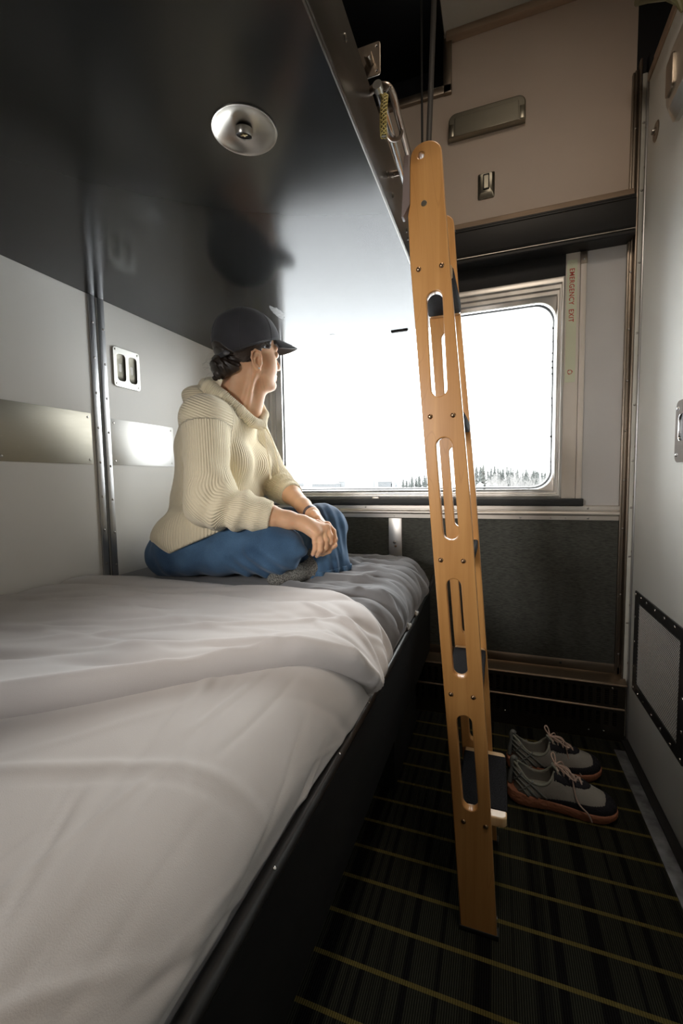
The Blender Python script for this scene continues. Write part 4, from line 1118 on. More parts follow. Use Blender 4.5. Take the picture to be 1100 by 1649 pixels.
def ep(f, r, u): return Ec + qf * f + qa * r + UP * u
helix = chain([ep(.010, .004, -.004), ep(.014, .005, .012), ep(.009, .006, .026), ep(-.004, .008, .031), ep(-.014, .009, .023), ep(-.0165, .009, .006), ep(-.012, .008, -.012), ep(-.004, .006, -.024)], [.0025, .0032, .0035, .0036, .0036, .0034, .003, .003], .003)
lobe = ell(ep(.004, .003, -.027), EA, (.0085, .006, .0085)); tragus = ell(ep(.013, .005, -.008), EA, (.0045, .005, .008))
antih = chain([ep(.004, .005, .016), ep(-.006, .006, .006), ep(-.006, .006, -.010), ep(.002, .005, -.018)], [.003, .0035, .0035, .003], .003)
bowl = ell(ep(.003, .009, -.002), EA, (.0085, .0085, .0135)); groove = ell(ep(-.009, .012, .010), EA, (.005, .006, .016))
def headf(P):
    d = smin(skull(P), face(P), .03); d = smin(d, cheekR(P), .02); d = smin(d, cheekL(P), .02)
    d = smin(d, jawR(P), .022); d = smin(d, jawL(P), .022); d = smin(d, chin(P), .014)
    for g in nose: d = smin(d, g(P), .009)
    d = smin(d, brow(P), .012); d = smin(d, browL(P), .012)
    for s in (1, -1):
        d = smax(d, -ell(hp(.101, .032 * s, .001), HA, (.014, .018, .012))(P), .010)
        d = smin(d, ell(hp(.080, .031 * s, .000), HA, (.0125, .0135, .0125))(P), .003)
    d = smax(d, -cap(hp(.092, -.020, -.0685), hp(.092, .020, -.0685), .001, .001)(P), .003)
    for g in lipU: d = smin(d, g(P), .005)
    for g in lipL: d = smin(d, g(P), .005)
    d = smin(d, neckf(P), .020); d = smin(d, throat(P), .022); d = smin(d, sterno(P), .022)
    e = earo(P); e = smax(e, -bowl(P), .004); e = smax(e, -groove(P), .003)
    e = smin(e, helix(P), .002); e = smin(e, lobe(P), .004); e = smin(e, tragus(P), .004); e = smin(e, antih(P), .003)
    d = smin(d, e, .004)
    # far ear
    e2 = ell(hp(-.006, -.079, -.040), HA, (.0175, .008, .031))
    return smin(d, e2(P), .004)
torso_in = union([ell((-.905, 1.285, 1.10), TA, (.085, .14, .16)), ell((-1.0, 1.275, .86), TA, (.085, .13, .14)), cap(shN, (-.862, 1.295, 1.20), .045, .05), cap(shF, (-.862, 1.295, 1.20), .045, .05), cap(shN, elN, .042, .036), cap(elN, cuN, .038, .032), cap(shF, elF, .042, .036), cap(elF, cuF, .038, .032)], .03)
legs_in = union([cap((-.97, 1.19, .785), (-.68, 1.165, .785), .055, .035), cap((-1.03, 1.38, .785), (-.60, 1.395, .83), .055, .035), cap((-.60, 1.395, .83), (-.554, 1.300, .742), .030, .020), cap((-.554, 1.300, .742), (-.555, 1.275, .712), .018, .016), cap((-.555, 1.275, .712), (-.600, 1.165, .705), .016, .013), cap((-.68, 1.165, .785), (-.66, 1.31, .745), .034, .026)], .015)
def bodyf(P):
    d = headf(P); d = np.minimum(d, smin(arms(P), hands(P), .010)); d = np.minimum(d, smin(armsF(P), hands(P), .010))
    return smin(smin(d, torso_in(P), .01), legs_in(P), .01)
body = make('body', bodyf, (-1.13, .99, .685), (-.44, 1.54, 1.56), .0026, M_skin, per)
# eyes, ear stud
for s in (1, -1):
    bm = bmesh.new(); bmesh.ops.create_uvsphere(bm, u_segments=16, v_segments=10, radius=.0116, matrix=Matrix.Translation(Vector(hp(.0822, .031 * s, .000)))); eb = fin('eyeball', bm, mat('eye_white', (.55, .50, .46), .3), per, 180)
    bm = bmesh.new(); bmesh.ops.create_uvsphere(bm, u_segments=14, v_segments=8, radius=.0052, matrix=Matrix.Translation(Vector(hp(.0892, .031 * s, .000)))); fin('iris', bm, mat('brown_iris', (.06, .03, .015), .2), eb, 180)
bm = bmesh.new(); bmesh.ops.create_uvsphere(bm, u_segments=12, v_segments=8, radius=.0030, matrix=Matrix.Translation(Vector(ep(.006, .009, -.026)))); fin('ear_stud', bm, mat('pearl_stud', (.80, .78, .74), .15, coat=1), per, 180)
# nails
M_nail = mat('nail', (.66, .42, .34), .25, coat=.4)
for g, tip, prev in (('n', (-.480, 1.200, .795), (-.465, 1.192, .813)), ('n', (-.489, 1.187, .784), (-.475, 1.177, .800)), ('n', (-.499, 1.174, .778), (-.4855, 1.162, .796)), ('n', (-.511, 1.166, .781), (-.499, 1.156, .799))):
    t_ = Vector(tip); d_ = (t_ - Vector(prev)).normalized(); out = (Vector((.6, -.75, -.2)) - d_ * Vector((.6, -.75, -.2)).dot(d_)).normalized()
    bm = bmesh.new(); bmesh.ops.create_uvsphere(bm, u_segments=12, v_segments=8, radius=1, matrix=axes(t_ + out * .0042, d_ * .0052, d_.cross(out) * .0042, out * .0026)); fin('fingernail', bm, M_nail, body, 180)

# ================= sweater
def folds(P, a, b, n, amp, seed=0, lo_=0, hi_=1, spiral=.6):
    a = np.array(a); b = np.array(b); ab = b - a; l2 = ab @ ab
    t = ((P - a) @ ab) / l2; q = P - a - t[..., None] * ab
    u, w = frame_of(Vector(ab)); ang = np.arctan2(q @ np.array(w), q @ np.array(u))
    win = smoothstep(lo_ - .12, lo_ + .08, t) * (1 - smoothstep(hi_ - .08, hi_ + .12, t))
    return amp * win * np.sin(2 * PI * n * t + spiral * np.sin(ang + seed) * 2 + .8 * np.sin(ang * 2 + seed * 2))
hipE = ell((-1.015, 1.272, .815), TA, (.142, .196, .092)); waistE = ell((-.960, 1.280, .95), TA, (.118, .160, .12)); chestE = ell((-.920, 1.285, 1.10), TA, (.130, .180, .16)); upE = ell((-.895, 1.288, 1.195), TA, (.105, .165, .075))
bust = [ell((-.835, 1.225, 1.06), TA, (.085, .075, .075)), ell((-.855, 1.385, 1.06), TA, (.085, .075, .075))]
belly = ell((-.890, 1.31, .93), TA, (.115, .155, .12))
upN = cap(shN, elN, .073, .066); foN = cap(elN, cuN, .071, .046); upFf = cap(shF, elF, .070, .062); foF = cap(elF, cuF, .064, .042)
cuffN = cap(cuN - nrm(cuN - elN) * .030, cuN + nrm(wrN - cuN) * .002, .041, .0385); cuffF = cap(cuF - nrm(cuF - elF) * .030, cuF, .0405, .038)
bulge = cap(cuN - nrm(cuN - elN) * .060, cuN - nrm(cuN - elN) * .045, .051, .050)
shoulder = ell((-.866, 1.165, 1.205), TA, (.080, .070, .060)); shoulderF = ell((-.890, 1.405, 1.212), TA, (.075, .070, .058))
neckring = [(-.905, 1.225, 1.315), (-.872, 1.195, 1.302), (-.830, 1.200, 1.270), (-.790, 1.232, 1.228), (-.765, 1.275, 1.195), (-.758, 1.318, 1.190), (-.775, 1.360, 1.232), (-.815, 1.390, 1.275), (-.870, 1.385, 1.310), (-.918, 1.340, 1.328), (-.930, 1.280, 1.328), (-.905, 1.225, 1.315)]
ring = chain(neckring, [.026, .025, .023, .021, .018, .018, .020, .023, .026, .030, .030, .026], .006)
hoodE = ell((-.938, 1.265, 1.268), TA, (.060, .115, .055)); hoodE2 = cap((-.930, 1.20, 1.268), (-.955, 1.33, 1.275), .040, .040)
hemp = A_(-1.034, 1.13, .745); hemn = nrm((.42, .0, -1.0))   # outward (below the hem)
hipN = ell((-.880, 1.160, .835), TA, (.150, .105, .105))
def torsof(P):
    d = smin(hipE(P), waistE(P), .05); d = smin(d, hipN(P), .03); d = smin(d, chestE(P), .06); d = smin(d, upE(P), .05); d = smin(d, belly(P), .05)
    for g in bust: d = smin(d, g(P), .04)
    d = d + .004 * np.sin((P[..., 2] * 34 + P[..., 0] * 18 + 1.4 * np.sin(P[..., 1] * 20))) * smoothstep(1.06, .92, P[..., 2]) + .005 * vnoise(P * A_(9, 9, 16), 4)
    d = smax(d, (P - hemp) @ hemn, .004)
    return d
def sleeveN(P):
    a = upN(P) + folds(P, shN, elN, 2.2, .0035, 1, .45, 1.0); b = foN(P) + folds(P, elN, cuN, 3.0, .0075, 2, .05, .80)
    d = smin(a, b, .030); d = smin(d, bulge(P), .012)
    d = smin(d, cuffN(P), .010)
    return d + .004 * vnoise(P * 16, 7)
def sleeveF(P):
    a = upFf(P); b = foF(P) + folds(P, elF, cuF, 3.6, .005, 2, .05, .85)
    return smin(smin(a, b, .03), cuffF(P), .010)
cutN = plane(cuN + nrm(wrN - cuN) * .004, wrN - cuN); cutF = plane(cuF + nrm(wrF - cuF) * .004, wrF - cuF)
neckhole = chain([(-.835, 1.292, 1.20), (-.830, 1.294, 1.30), (-.82, 1.30, 1.38)], [.020, .058, .075])
vhole = cap((-.745, 1.315, 1.225), (-.80, 1.300, 1.30), .022, .045)
def sweaterf(P):
    d = torsof(P)
    s = smax(sleeveN(P), cutN(P), .004); d = smin(d, smin(s, shoulder(P), .03), .006 + .030 * smoothstep(1.08, 1.20, P[..., 2]))
    s = smax(sleeveF(P), cutF(P), .004); d = smin(d, smin(s, shoulderF(P), .03), .018)
    hd = smin(hoodE(P), hoodE2(P), .03) + .004 * np.sin(P[..., 2] * 90 + P[..., 1] * 12)
    d = smin(d, hd, .014)
    d = smax(d, -neckhole(P), .012); d = smax(d, -vhole(P), .010)
    d = smin(d, ring(P), .007)
    return d
def armcoord(P, a, b):
    a = np.array(a); b = np.array(b); ab = b - a; t = ((P - a) @ ab) / (ab @ ab); q = P - a - np.clip(t, 0, 1)[..., None] * ab
    u, w = frame_of(Vector(ab)); return np.arctan2(q @ np.array(w), q @ np.array(u)), t
PITCH = .0072
def armpair(V, A, B, Cc_, inward, r):
    """rib count running along a bent arm, continuous over the elbow"""
    A, B, Cc_ = map(np.array, (A, B, Cc_)); n_ = nrm(np.cross(B - A, Cc_ - B)); res = []
    for a, b in ((A, B), (B, Cc_)):
        d = nrm(b - a); w = nrm(np.cross(d, n_)); q = V - a
        res.append(np.arctan2(q @ w, q @ n_ * inward))
    dd = cap(A, B, r, r)(V) - cap(B, Cc_, r, r)(V); k = smoothstep(-.035, .035, dd)
    t = np.clip(((V - A) @ (B - A)) / ((B - A) @ (B - A)), 0, 1)
    dif = res[1] - res[0]; dif = (dif + PI) % (2 * PI) - PI
    return (res[0] + dif * k) * .066 / PITCH, t
def ribf(V):
    parts = [np.minimum(torsof(V), 1), np.minimum(upN(V), foN(V)), np.minimum(upFf(V), foF(V)), ring(V), np.minimum(hoodE(V), hoodE2(V)) + .002]
    lab = np.argmin(np.stack(parts), 0)
    c = A_(-.955, 1.28); ang = np.arctan2((V[:, :2] - c) @ Rt[:2], (V[:, :2] - c) @ Ft[:2])
    out = ang * .165 / PITCH + (V[:, 2] - .9) * 6
    for k, (a, b, e, sg) in enumerate(((shN, elN, cuN, 1), (shF, elF, cuF, -1))):
        g, t = armpair(V, a, b, e, sg, .06); m = lab == k + 1; out[m] = g[m]
        yoke = (lab == k + 1) & (t < .10) | ((np.minimum(shoulder(V), shoulderF(V)) < .006) & (V[:, 2] > 1.165) & (lab != 3) & (np.abs((V - A_(-.9, 1.285, 0)) @ Rt) > .085))
        out[yoke] = ((V[:, 2] * .85 + (V @ Ft) * .35) / PITCH)[yoke]
    R_ = np.array(neckring)
    # ribs of the collar run across it
    R_ = np.array(neckring); seg = np.linalg.norm(np.diff(R_, axis=0), axis=1); cum = np.concatenate([[0], np.cumsum(seg)])
    best = np.full(len(V), 9.); arc = np.zeros(len(V))
    for k in range(len(seg)):
        ab = R_[k + 1] - R_[k]; t = np.clip(((V - R_[k]) @ ab) / (ab @ ab), 0, 1); d = vlen(V - R_[k] - t[:, None] * ab); m = d < best; best[m] = d[m]; arc[m] = (cum[k] + t * seg[k])[m]
    m = lab == 3; out[m] = (arc / .0058)[m]
    m = lab == 4; out[m] = ((V[:, 2]) / PITCH + 0)[m]
    hemd = (V - hemp) @ hemn
    return out
sweater = make('sweater', sweaterf, (-1.20, .985, .70), (-.585, 1.56, 1.40), .0036, M_knit, per, {'rib': ribf})
# drawstrings
for pts, nm in (([(-.748, 1.296, 1.183), (-.735, 1.296, 1.160), (-.728, 1.292, 1.120), (-.716, 1.290, 1.06), (-.712, 1.288, 1.005)], 'drawstring'), ([(-.745, 1.316, 1.185), (-.728, 1.318, 1.155), (-.712, 1.322, 1.11), (-.702, 1.322, 1.06), (-.696, 1.318, 1.03)], 'drawstring')):
    bm = bmesh.new(); sp = smooth_path(pts, 6); tube(bm, sp, [.0028] * (len(sp) - 4) + [.0036, .0036, .0036, .003], 8)
    for v in bm.verts: pass
    fin(nm, bm, M_knit, sweater, 180)

# ================= jeans
waist = ell((-1.020, 1.275, .790), TA, (.122, .172, .115))
buttN = ell((-1.045, 1.195, .752), TA, (.095, .090, .080)); buttF = ell((-1.075, 1.365, .755), TA, (.105, .095, .085))
thN = cap((-.985, 1.165, .778), (-.650, 1.150, .793), .092, .076); knN = ell((-.625, 1.150, .797), TA, (.088, .075, .070)); shinN = cap((-.650, 1.175, .780), (-.640, 1.325, .750), .066, .054)
kneefold = cap((-.625, 1.118, .845), (-.560, 1.140, .815), .020, .022); kneept = cap((-.62, 1.15, .805), (-.545, 1.155, .792), .048, .014)
thF = cap((-1.03, 1.385, .785), (-.590, 1.405, .838), .092, .072); knF = ell((-.570, 1.400, .838), TA, (.078, .070, .072))
shinF = cap((-.560, 1.385, .825), (-.548, 1.320, .735), .072, .064)
hemC = A_(-.534, 1.315, .700); legdir = nrm((.10, -.30, -.95))
skirt = cap((-.535, 1.395, .775), (-.512, 1.372, .712), .046, .044); skirt2 = cap((-.555, 1.315, .77), (-.548, 1.272, .705), .044, .040)
def jeansf(P):
    d = smin(waist(P), smin(buttN(P), buttF(P), .02), .03)
    tn = thN(P) + folds(P, (-.985, 1.16, .782), (-.64, 1.15, .783), 3.0, .0035, 3, .1, .9, 1.2)
    tn = smin(tn, knN(P), .03); tn = smin(tn, shinN(P), .03); tn = smin(tn, kneefold(P), .018); tn = smin(tn, kneept(P), .016)
    tn = tn + .0045 * np.sin((P[..., 0] * 95 + P[..., 2] * 60 + 2.2 * np.sin(P[..., 2] * 38 + P[..., 1] * 20))) * smoothstep(-.80, -.66, P[..., 0]) * smoothstep(.84, .78, P[..., 2])
    d = smin(d, tn, .02)
    tf = smin(thF(P), knF(P), .03)
    lf = shinF(P) + .004 * np.sin(P[..., 0] * 150 + P[..., 1] * 120 + P[..., 2] * 30)
    lf = smin(lf, skirt(P), .02); lf = smin(lf, skirt2(P), .02)
    lf = smax(lf, .690 + .035 * (P[..., 0] + .53) / .05 * 0 - P[..., 2], .003)
    tf = smin(tf, lf, .03)
    d = smin(d, tf, .012)
    d = d + .003 * vnoise(P * A_(14, 14, 20), 12) + .002 * vnoise(P * 34, 13)
    # top under the sweater: waistband plane
    d = smax(d, plane((-1.05, 1.13, .840), (-.25, 0, 1))(P), .006)
    return smax(d, .684 - P[..., 2], .004)
jeans = make('jeans', jeansf, (-1.225, .99, .675), (-.44, 1.56, .93), .0034, M_denim, per)
# stitched hem band of the far leg, waistband, pocket rivet, seam
def hemf(P):
    lf = smin(shinF(P), smin(skirt(P), skirt2(P), .02), .02) + .004 * np.sin(P[..., 0] * 150 + P[..., 1] * 120 + P[..., 2] * 30) + .003 * vnoise(P * A_(14, 14, 20), 12) + .002 * vnoise(P * 34, 13)
    d = np.abs(lf + .0005) - .0028
    d = np.maximum(d, P[..., 2] - .712); return np.maximum(d, .6885 - P[..., 2])
make('jeans_hem', hemf, (-.66, 1.20, .68), (-.44, 1.48, .72), .0022, M_hem, jeans)
bm = bmesh.new(); bmesh.ops.create_uvsphere(bm, u_segments=12, v_segments=8, radius=.004, matrix=Matrix.Translation((-1.020, 1.112, .770))); fin('pocket_rivet', bm, M_brass, jeans, 180)
bm = bmesh.new()
for pts in ([(-1.03, 1.098, .745), (-.95, 1.062, .742), (-.85, 1.053, .735), (-.74, 1.063, .730)],):
    pass
bm.free()
# ================= sock and foot
sockf = union([cap((-.552, 1.290, .755), (-.552, 1.285, .735), .036, .034), cap((-.552, 1.285, .735), (-.556, 1.262, .712), .034, .031), cap((-.556, 1.262, .714), (-.618, 1.140, .706), .031, .024), ell((-.600, 1.165, .706), [nrm((-.45, -.9, 0)), nrm((.9, -.45, 0)), UP], (.065, .036, .026))], .014)
make('sock', lambda P: smax(sockf(P) + .0012 * vnoise(P * 120, 3), .684 - P[..., 2], .004), (-.72, 1.07, .68), (-.50, 1.34, .80), .003, M_sock, per)

# ================= wristband
fd = nrm(wrF - cuF); u_, w_ = frame_of(Vector(fd)); u_ = np.array(u_); w_ = np.array(w_)
c_ = wrF - fd * .012
bm = bmesh.new(); rg = []
for rr, off in ((.0235, -.007), (.0255, -.0065), (.0258, 0), (.0255, .0065), (.0235, .007)):
    rg.append([bm.verts.new(Vector(c_ + fd * off + (u_ * math.cos(2 * PI * k / 28) + w_ * math.sin(2 * PI * k / 28)) * rr)) for k in range(28)])
for A, B in zip(rg, rg[1:]):
    for k in range(28): bm.faces.new((A[k], A[(k + 1) % 28], B[(k + 1) % 28], B[k]))
bm.faces.new
fin('wristband', bm, mat('mauve_grey_band', (.10, .075, .085), .4), per, 60)

# ================= hair
def hairf(P):
    q = (P - Hc); f = q @ Fh; r = q @ Rh; u = q[..., 2]
    sh = ell(hp(-.016, 0, .030), HA, (.106, .083, .097))(P)
    # limit: behind a line running from the temple down behind the ear to the nape
    lim = np.maximum(f - (.012 + .55 * np.clip(u + .010, -.1, .06)), -(u + .088 + .30 * np.clip(f + .02, -1, 0)))
    d = smax(sh, lim, .010)
    tem = ell(hp(.030, .0, .030), HA, (.066, .0785, .045))(P); tem = smax(tem, np.maximum(f - .050, -(u - .002 - .25 * (f - .03))), .006)
    d = smin(d, tem, .010)
    bun = ell(hp(-.102, .014, -.056), HA, (.032, .032, .036))(P) + .004 * np.sin(f * 300 + u * 120) 
    tail = cap(hp(-.092, .014, -.055), hp(-.125, .02, -.098), .024, .008)(P)
    d = smin(d, bun, .014); d = smin(d, tail, .014)
    nap = cap(hp(-.070, .045, -.060), hp(-.10, .01, -.060), .018, .022)(P); d = smin(d, nap, .018)
    d = d + .0014 * np.sin((u * 1.0 + f * .5) * 420 + 3 * np.sin(f * 60))
    return smax(d, -ell(Ec, EA, (.019, .03, .033))(P), .006)
hair = make('hair', hairf, (-.95, 1.12, 1.30), (-.65, 1.42, 1.56), .0028, M_hair, per)
bm = bmesh.new(); r_ = random.Random(9)
for i in range(170):
    # strands run from around the ear and temple back to the bun
    f0 = r_.uniform(-.02, .030); u0 = r_.uniform(-.055, .03) if f0 < .005 else r_.uniform(.010, .030)
    def onskull(f, u, side, lift): 
        k = 1 - ((f + .016) / .106) ** 2 - ((u - .030) / .097) ** 2
        return hp(f, side * (.0835 + lift) * math.sqrt(max(k, .02)), u)
    side = 1 if i % 4 else -1; pts = []
    fe, ue = -.105 + r_.uniform(-.01, .01), -.050 + r_.uniform(-.03, .025)
    for k in range(7):
        t = k / 6; f = f0 + (fe - f0) * t; u = u0 + (ue - u0) * t - .012 * math.sin(PI * t)
        pts.append(Vector(onskull(f, u, side, .0012 + r_.uniform(0, .0015))))
    tube(bm, smooth_path(pts, 3), r_.uniform(.00035, .0007), 4, caps=False)
for i in range(34):   # flyaways at the nape and bun
    p0 = Vector(hp(r_.uniform(-.13, -.08), r_.uniform(0, .04), r_.uniform(-.08, -.02))); d_ = Vector((r_.uniform(-1, -.1), r_.uniform(-.6, .3), r_.uniform(-1, .5))).normalized() * r_.uniform(.02, .055)
    tube(bm, smooth_path([p0, p0 + d_ * .5 + Vector((0, 0, r_.uniform(-.008, .012))), p0 + d_ + Vector((0, 0, -.006))], 4), .00018, 4, caps=False)
for i in range(12):   # wisps in front of the ear and on the neck
    p0 = Vector(hp(r_.uniform(-.03, .02), .074, r_.uniform(-.02, .01) - .06 * (i % 2)))
    pts = [p0, p0 + Vector((r_.uniform(-.01, .01), -.004, -.025)), p0 + Vector((r_.uniform(-.015, .012), -.002, -.055))]
    if i % 4 == 1: tube(bm, smooth_path(pts, 4), .00014, 4, caps=False)
fin('hair_strands', bm, mat('hair_strand', (.045, .028, .018), .4), hair, 180)

# ================= cap
cp = []
nU, nV_ = 64, 26
def rimU(f): return .012 + .40 * f      # rim height along front/back
Cc = (-.008, 0, .040); S_ = (.1135, .0905, .104)
for i in range(nU):
    a = 2 * PI * i / nU; row = []
    cf, sf = math.cos(a), math.sin(a)
    # find the polar angle of the rim in this direction
    lo_, hi_ = 0.0, PI * .75
    for _ in range(30):
        m_ = (lo_ + hi_) / 2; f = Cc[0] + S_[0] * math.sin(m_) * cf; u = Cc[2] + S_[2] * math.cos(m_)
        if u > rimU(f): lo_ = m_
        else: hi_ = m_
    mr_ = lo_
    back = abs(((a - PI + PI) % (2 * PI)) - PI)
    if back < .62: mr_ = mr_ - .52 * math.sqrt(max(0, 1 - (back / .62) ** 2))
    for j in range(nV_ + 1):
        ph = mr_ * j / nV_
        # six panels: slight crease at seams, soft crumple
        seam = abs(math.sin(3 * a)); bulge_ = 1 + .010 * (seam ** .4 - .6) * math.sin(ph)
        cr = .012 * float(vnoise(np.array([[sf * 3 * math.sin(ph) + 9, cf * 3 * math.sin(ph), ph * 4]]), 21)[0]) * math.sin(ph) * (.4 + .6 * (j / nV_ < .92))
        k = bulge_ + cr
        vert = 1.0
        row.append(hp(Cc[0] + S_[0] * math.sin(ph) * cf * k, S_[1] * math.sin(ph) * sf * k, Cc[2] + S_[2] * math.cos(ph) ** (1) * k if math.cos(ph) > 0 else Cc[2] + S_[2] * math.cos(ph) * k))
    cp.append(row)
capo = grid_mesh('cap', np.array(cp), M_cap, per, wrap_u=True)
so = capo.modifiers.new('s', 'SOLIDIFY'); so.thickness = .0025; so.offset = 1
# seams, stitching and button
bm = bmesh.new()
for s6 in range(6):
    i = int(round((s6 + .0) * nU / 6)) % nU; pts = [Vector(cp[i][j]) + (Vector(cp[i][j]) - Vector(hp(*Cc))).normalized() * .0026 for j in range(1, nV_ + 1)]
    tube(bm, pts, .0011, 6)
pts = [Vector(cp[i][-2]) + (Vector(cp[i][-2]) - Vector(hp(*Cc))).normalized() * .0026 for i in range(nU)]
tube(bm, [p for k, p in enumerate(pts) if not (nU * .39 < k < nU * .61)][-int(nU * .39):] + [p for k, p in enumerate(pts) if not (nU * .39 < k < nU * .61)][:int(nU * .39)], .0009, 6)
fin('cap_seams', bm, M_cap, capo, 180)
bm = bmesh.new(); bmesh.ops.create_uvsphere(bm, u_segments=16, v_segments=8, radius=1, matrix=axes(hp(Cc[0], 0, Cc[2] + S_[2] + .002), (.007, 0, 0), (0, .007, 0), (0, 0, .004))); fin('cap_button', bm, M_cap, capo, 180)
# strap and buckle over the arch
bm = bmesh.new()
sp = []
for k in range(13):
    a = PI + (-.66 + 1.32 * k / 12); f = Cc[0] + (S_[0] + .002) * math.cos(a); r = (S_[1] + .002) * math.sin(a); sp.append(Vector(hp(f, r, rimU(f) + .004)))
rr = []
for q in sp: rr.append([bm.verts.new(q + Vector((0, 0, -.008))), bm.verts.new(q + Vector((0, 0, .008)))])
for A, B in zip(rr, rr[1:]): bm.faces.new((A[0], B[0], B[1], A[1]))
st = fin('cap_strap', bm, M_cap, capo, 180); so = st.modifiers.new('s', 'SOLIDIFY'); so.thickness = .003
bm = bmesh.new(); bmesh.ops.create_uvsphere(bm, u_segments=14, v_segments=8, radius=1, matrix=axes(hp(-.098, .058, -.024), nrm(Fh * .5 + Rh * .3) * .011, Rh * .004, (0, 0, .007))); fin('strap_buckle', bm, mat('grey_buckle', (.10, .10, .105), .5), capo, 60)
# brim
br_ = []
for i in range(25):
    s = -1 + 2 * i / 24; row = []
    a = s * .86
    for j in range(12):
        t = j / 11
        f0 = Cc[0] + (S_[0] - .004) * math.cos(a); r0 = (S_[1] - .002) * math.sin(a)
        ext = .078 * max(.10, 1 - abs(s) ** 2.6) ** .6
        f = f0 + ext * t; r = r0 * (1 - .08 * t)
        u = rimU(f0) + .002 - .014 * t * (ext / .078) - .020 * (abs(s) ** 2) * t + .010 * (1 - s * s) * t * (1 - t)
        row.append(hp(f, r, u))
    br_.append(row)
bo = grid_mesh('cap_brim', np.array(br_), [M_cap], capo); so = bo.modifiers.new('s', 'SOLIDIFY'); so.thickness = .0035; so.offset = 0
# ================================================================== SHOES
M_sole = mat('terracotta_foam', (.36, .15, .085), .6, spec=.3, noise=.1, nscale=30)
N, L, p = nd(M_sole)
tc = N.new('ShaderNodeTexCoord'); mp = N.new('ShaderNodeMapping'); mp.inputs['Scale'].default_value = (90, 90, 130); mp.inputs['Rotation'].default_value = (0, .6, 0); L.new(tc.outputs['Object'], mp.inputs['Vector'])
v = N.new('ShaderNodeTexVoronoi'); v.inputs['Scale'].default_value = 1; L.new(mp.outputs[0], v.inputs['Vector'])
b = N.new('ShaderNodeBump'); b.inputs['Strength'].default_value = .6; b.inputs['Distance'].default_value = .002; L.new(v.outputs['Distance'], b.inputs['Height']); L.new(b.outputs[0], p.inputs['Normal'])
M_upperknit = mat('grey_beige_shoe_knit', (.30, .29, .265), .85, spec=.2)
N, L, p = nd(M_upperknit)
tc = N.new('ShaderNodeTexCoord'); wv = N.new('ShaderNodeTexWave'); wv.inputs['Scale'].default_value = 95; wv.inputs['Distortion'].default_value = .4; mp = N.new('ShaderNodeMapping'); mp.inputs['Rotation'].default_value = (0, .5, 0); L.new(tc.outputs['Object'], mp.inputs['Vector']); L.new(mp.outputs[0], wv.inputs['Vector'])
b = N.new('ShaderNodeBump'); b.inputs['Strength'].default_value = .5; b.inputs['Distance'].default_value = .001; L.new(wv.outputs['Fac'], b.inputs['Height']); L.new(b.outputs[0], p.inputs['Normal'])
M_shoeblack = mat('navy_black_knit', (.010, .010, .016), .85, bump=.5, bscale=800)
M_cage = mat('grey_green_rubber_cage', (.16, .175, .17), .5)
M_lace = mat('dusty_pink_lace', (.50, .37, .31), .8, bump=.4, bscale=1500)
M_insole = mat('sage_lining', (.26, .27, .23), .9)
I3 = np.eye(3)
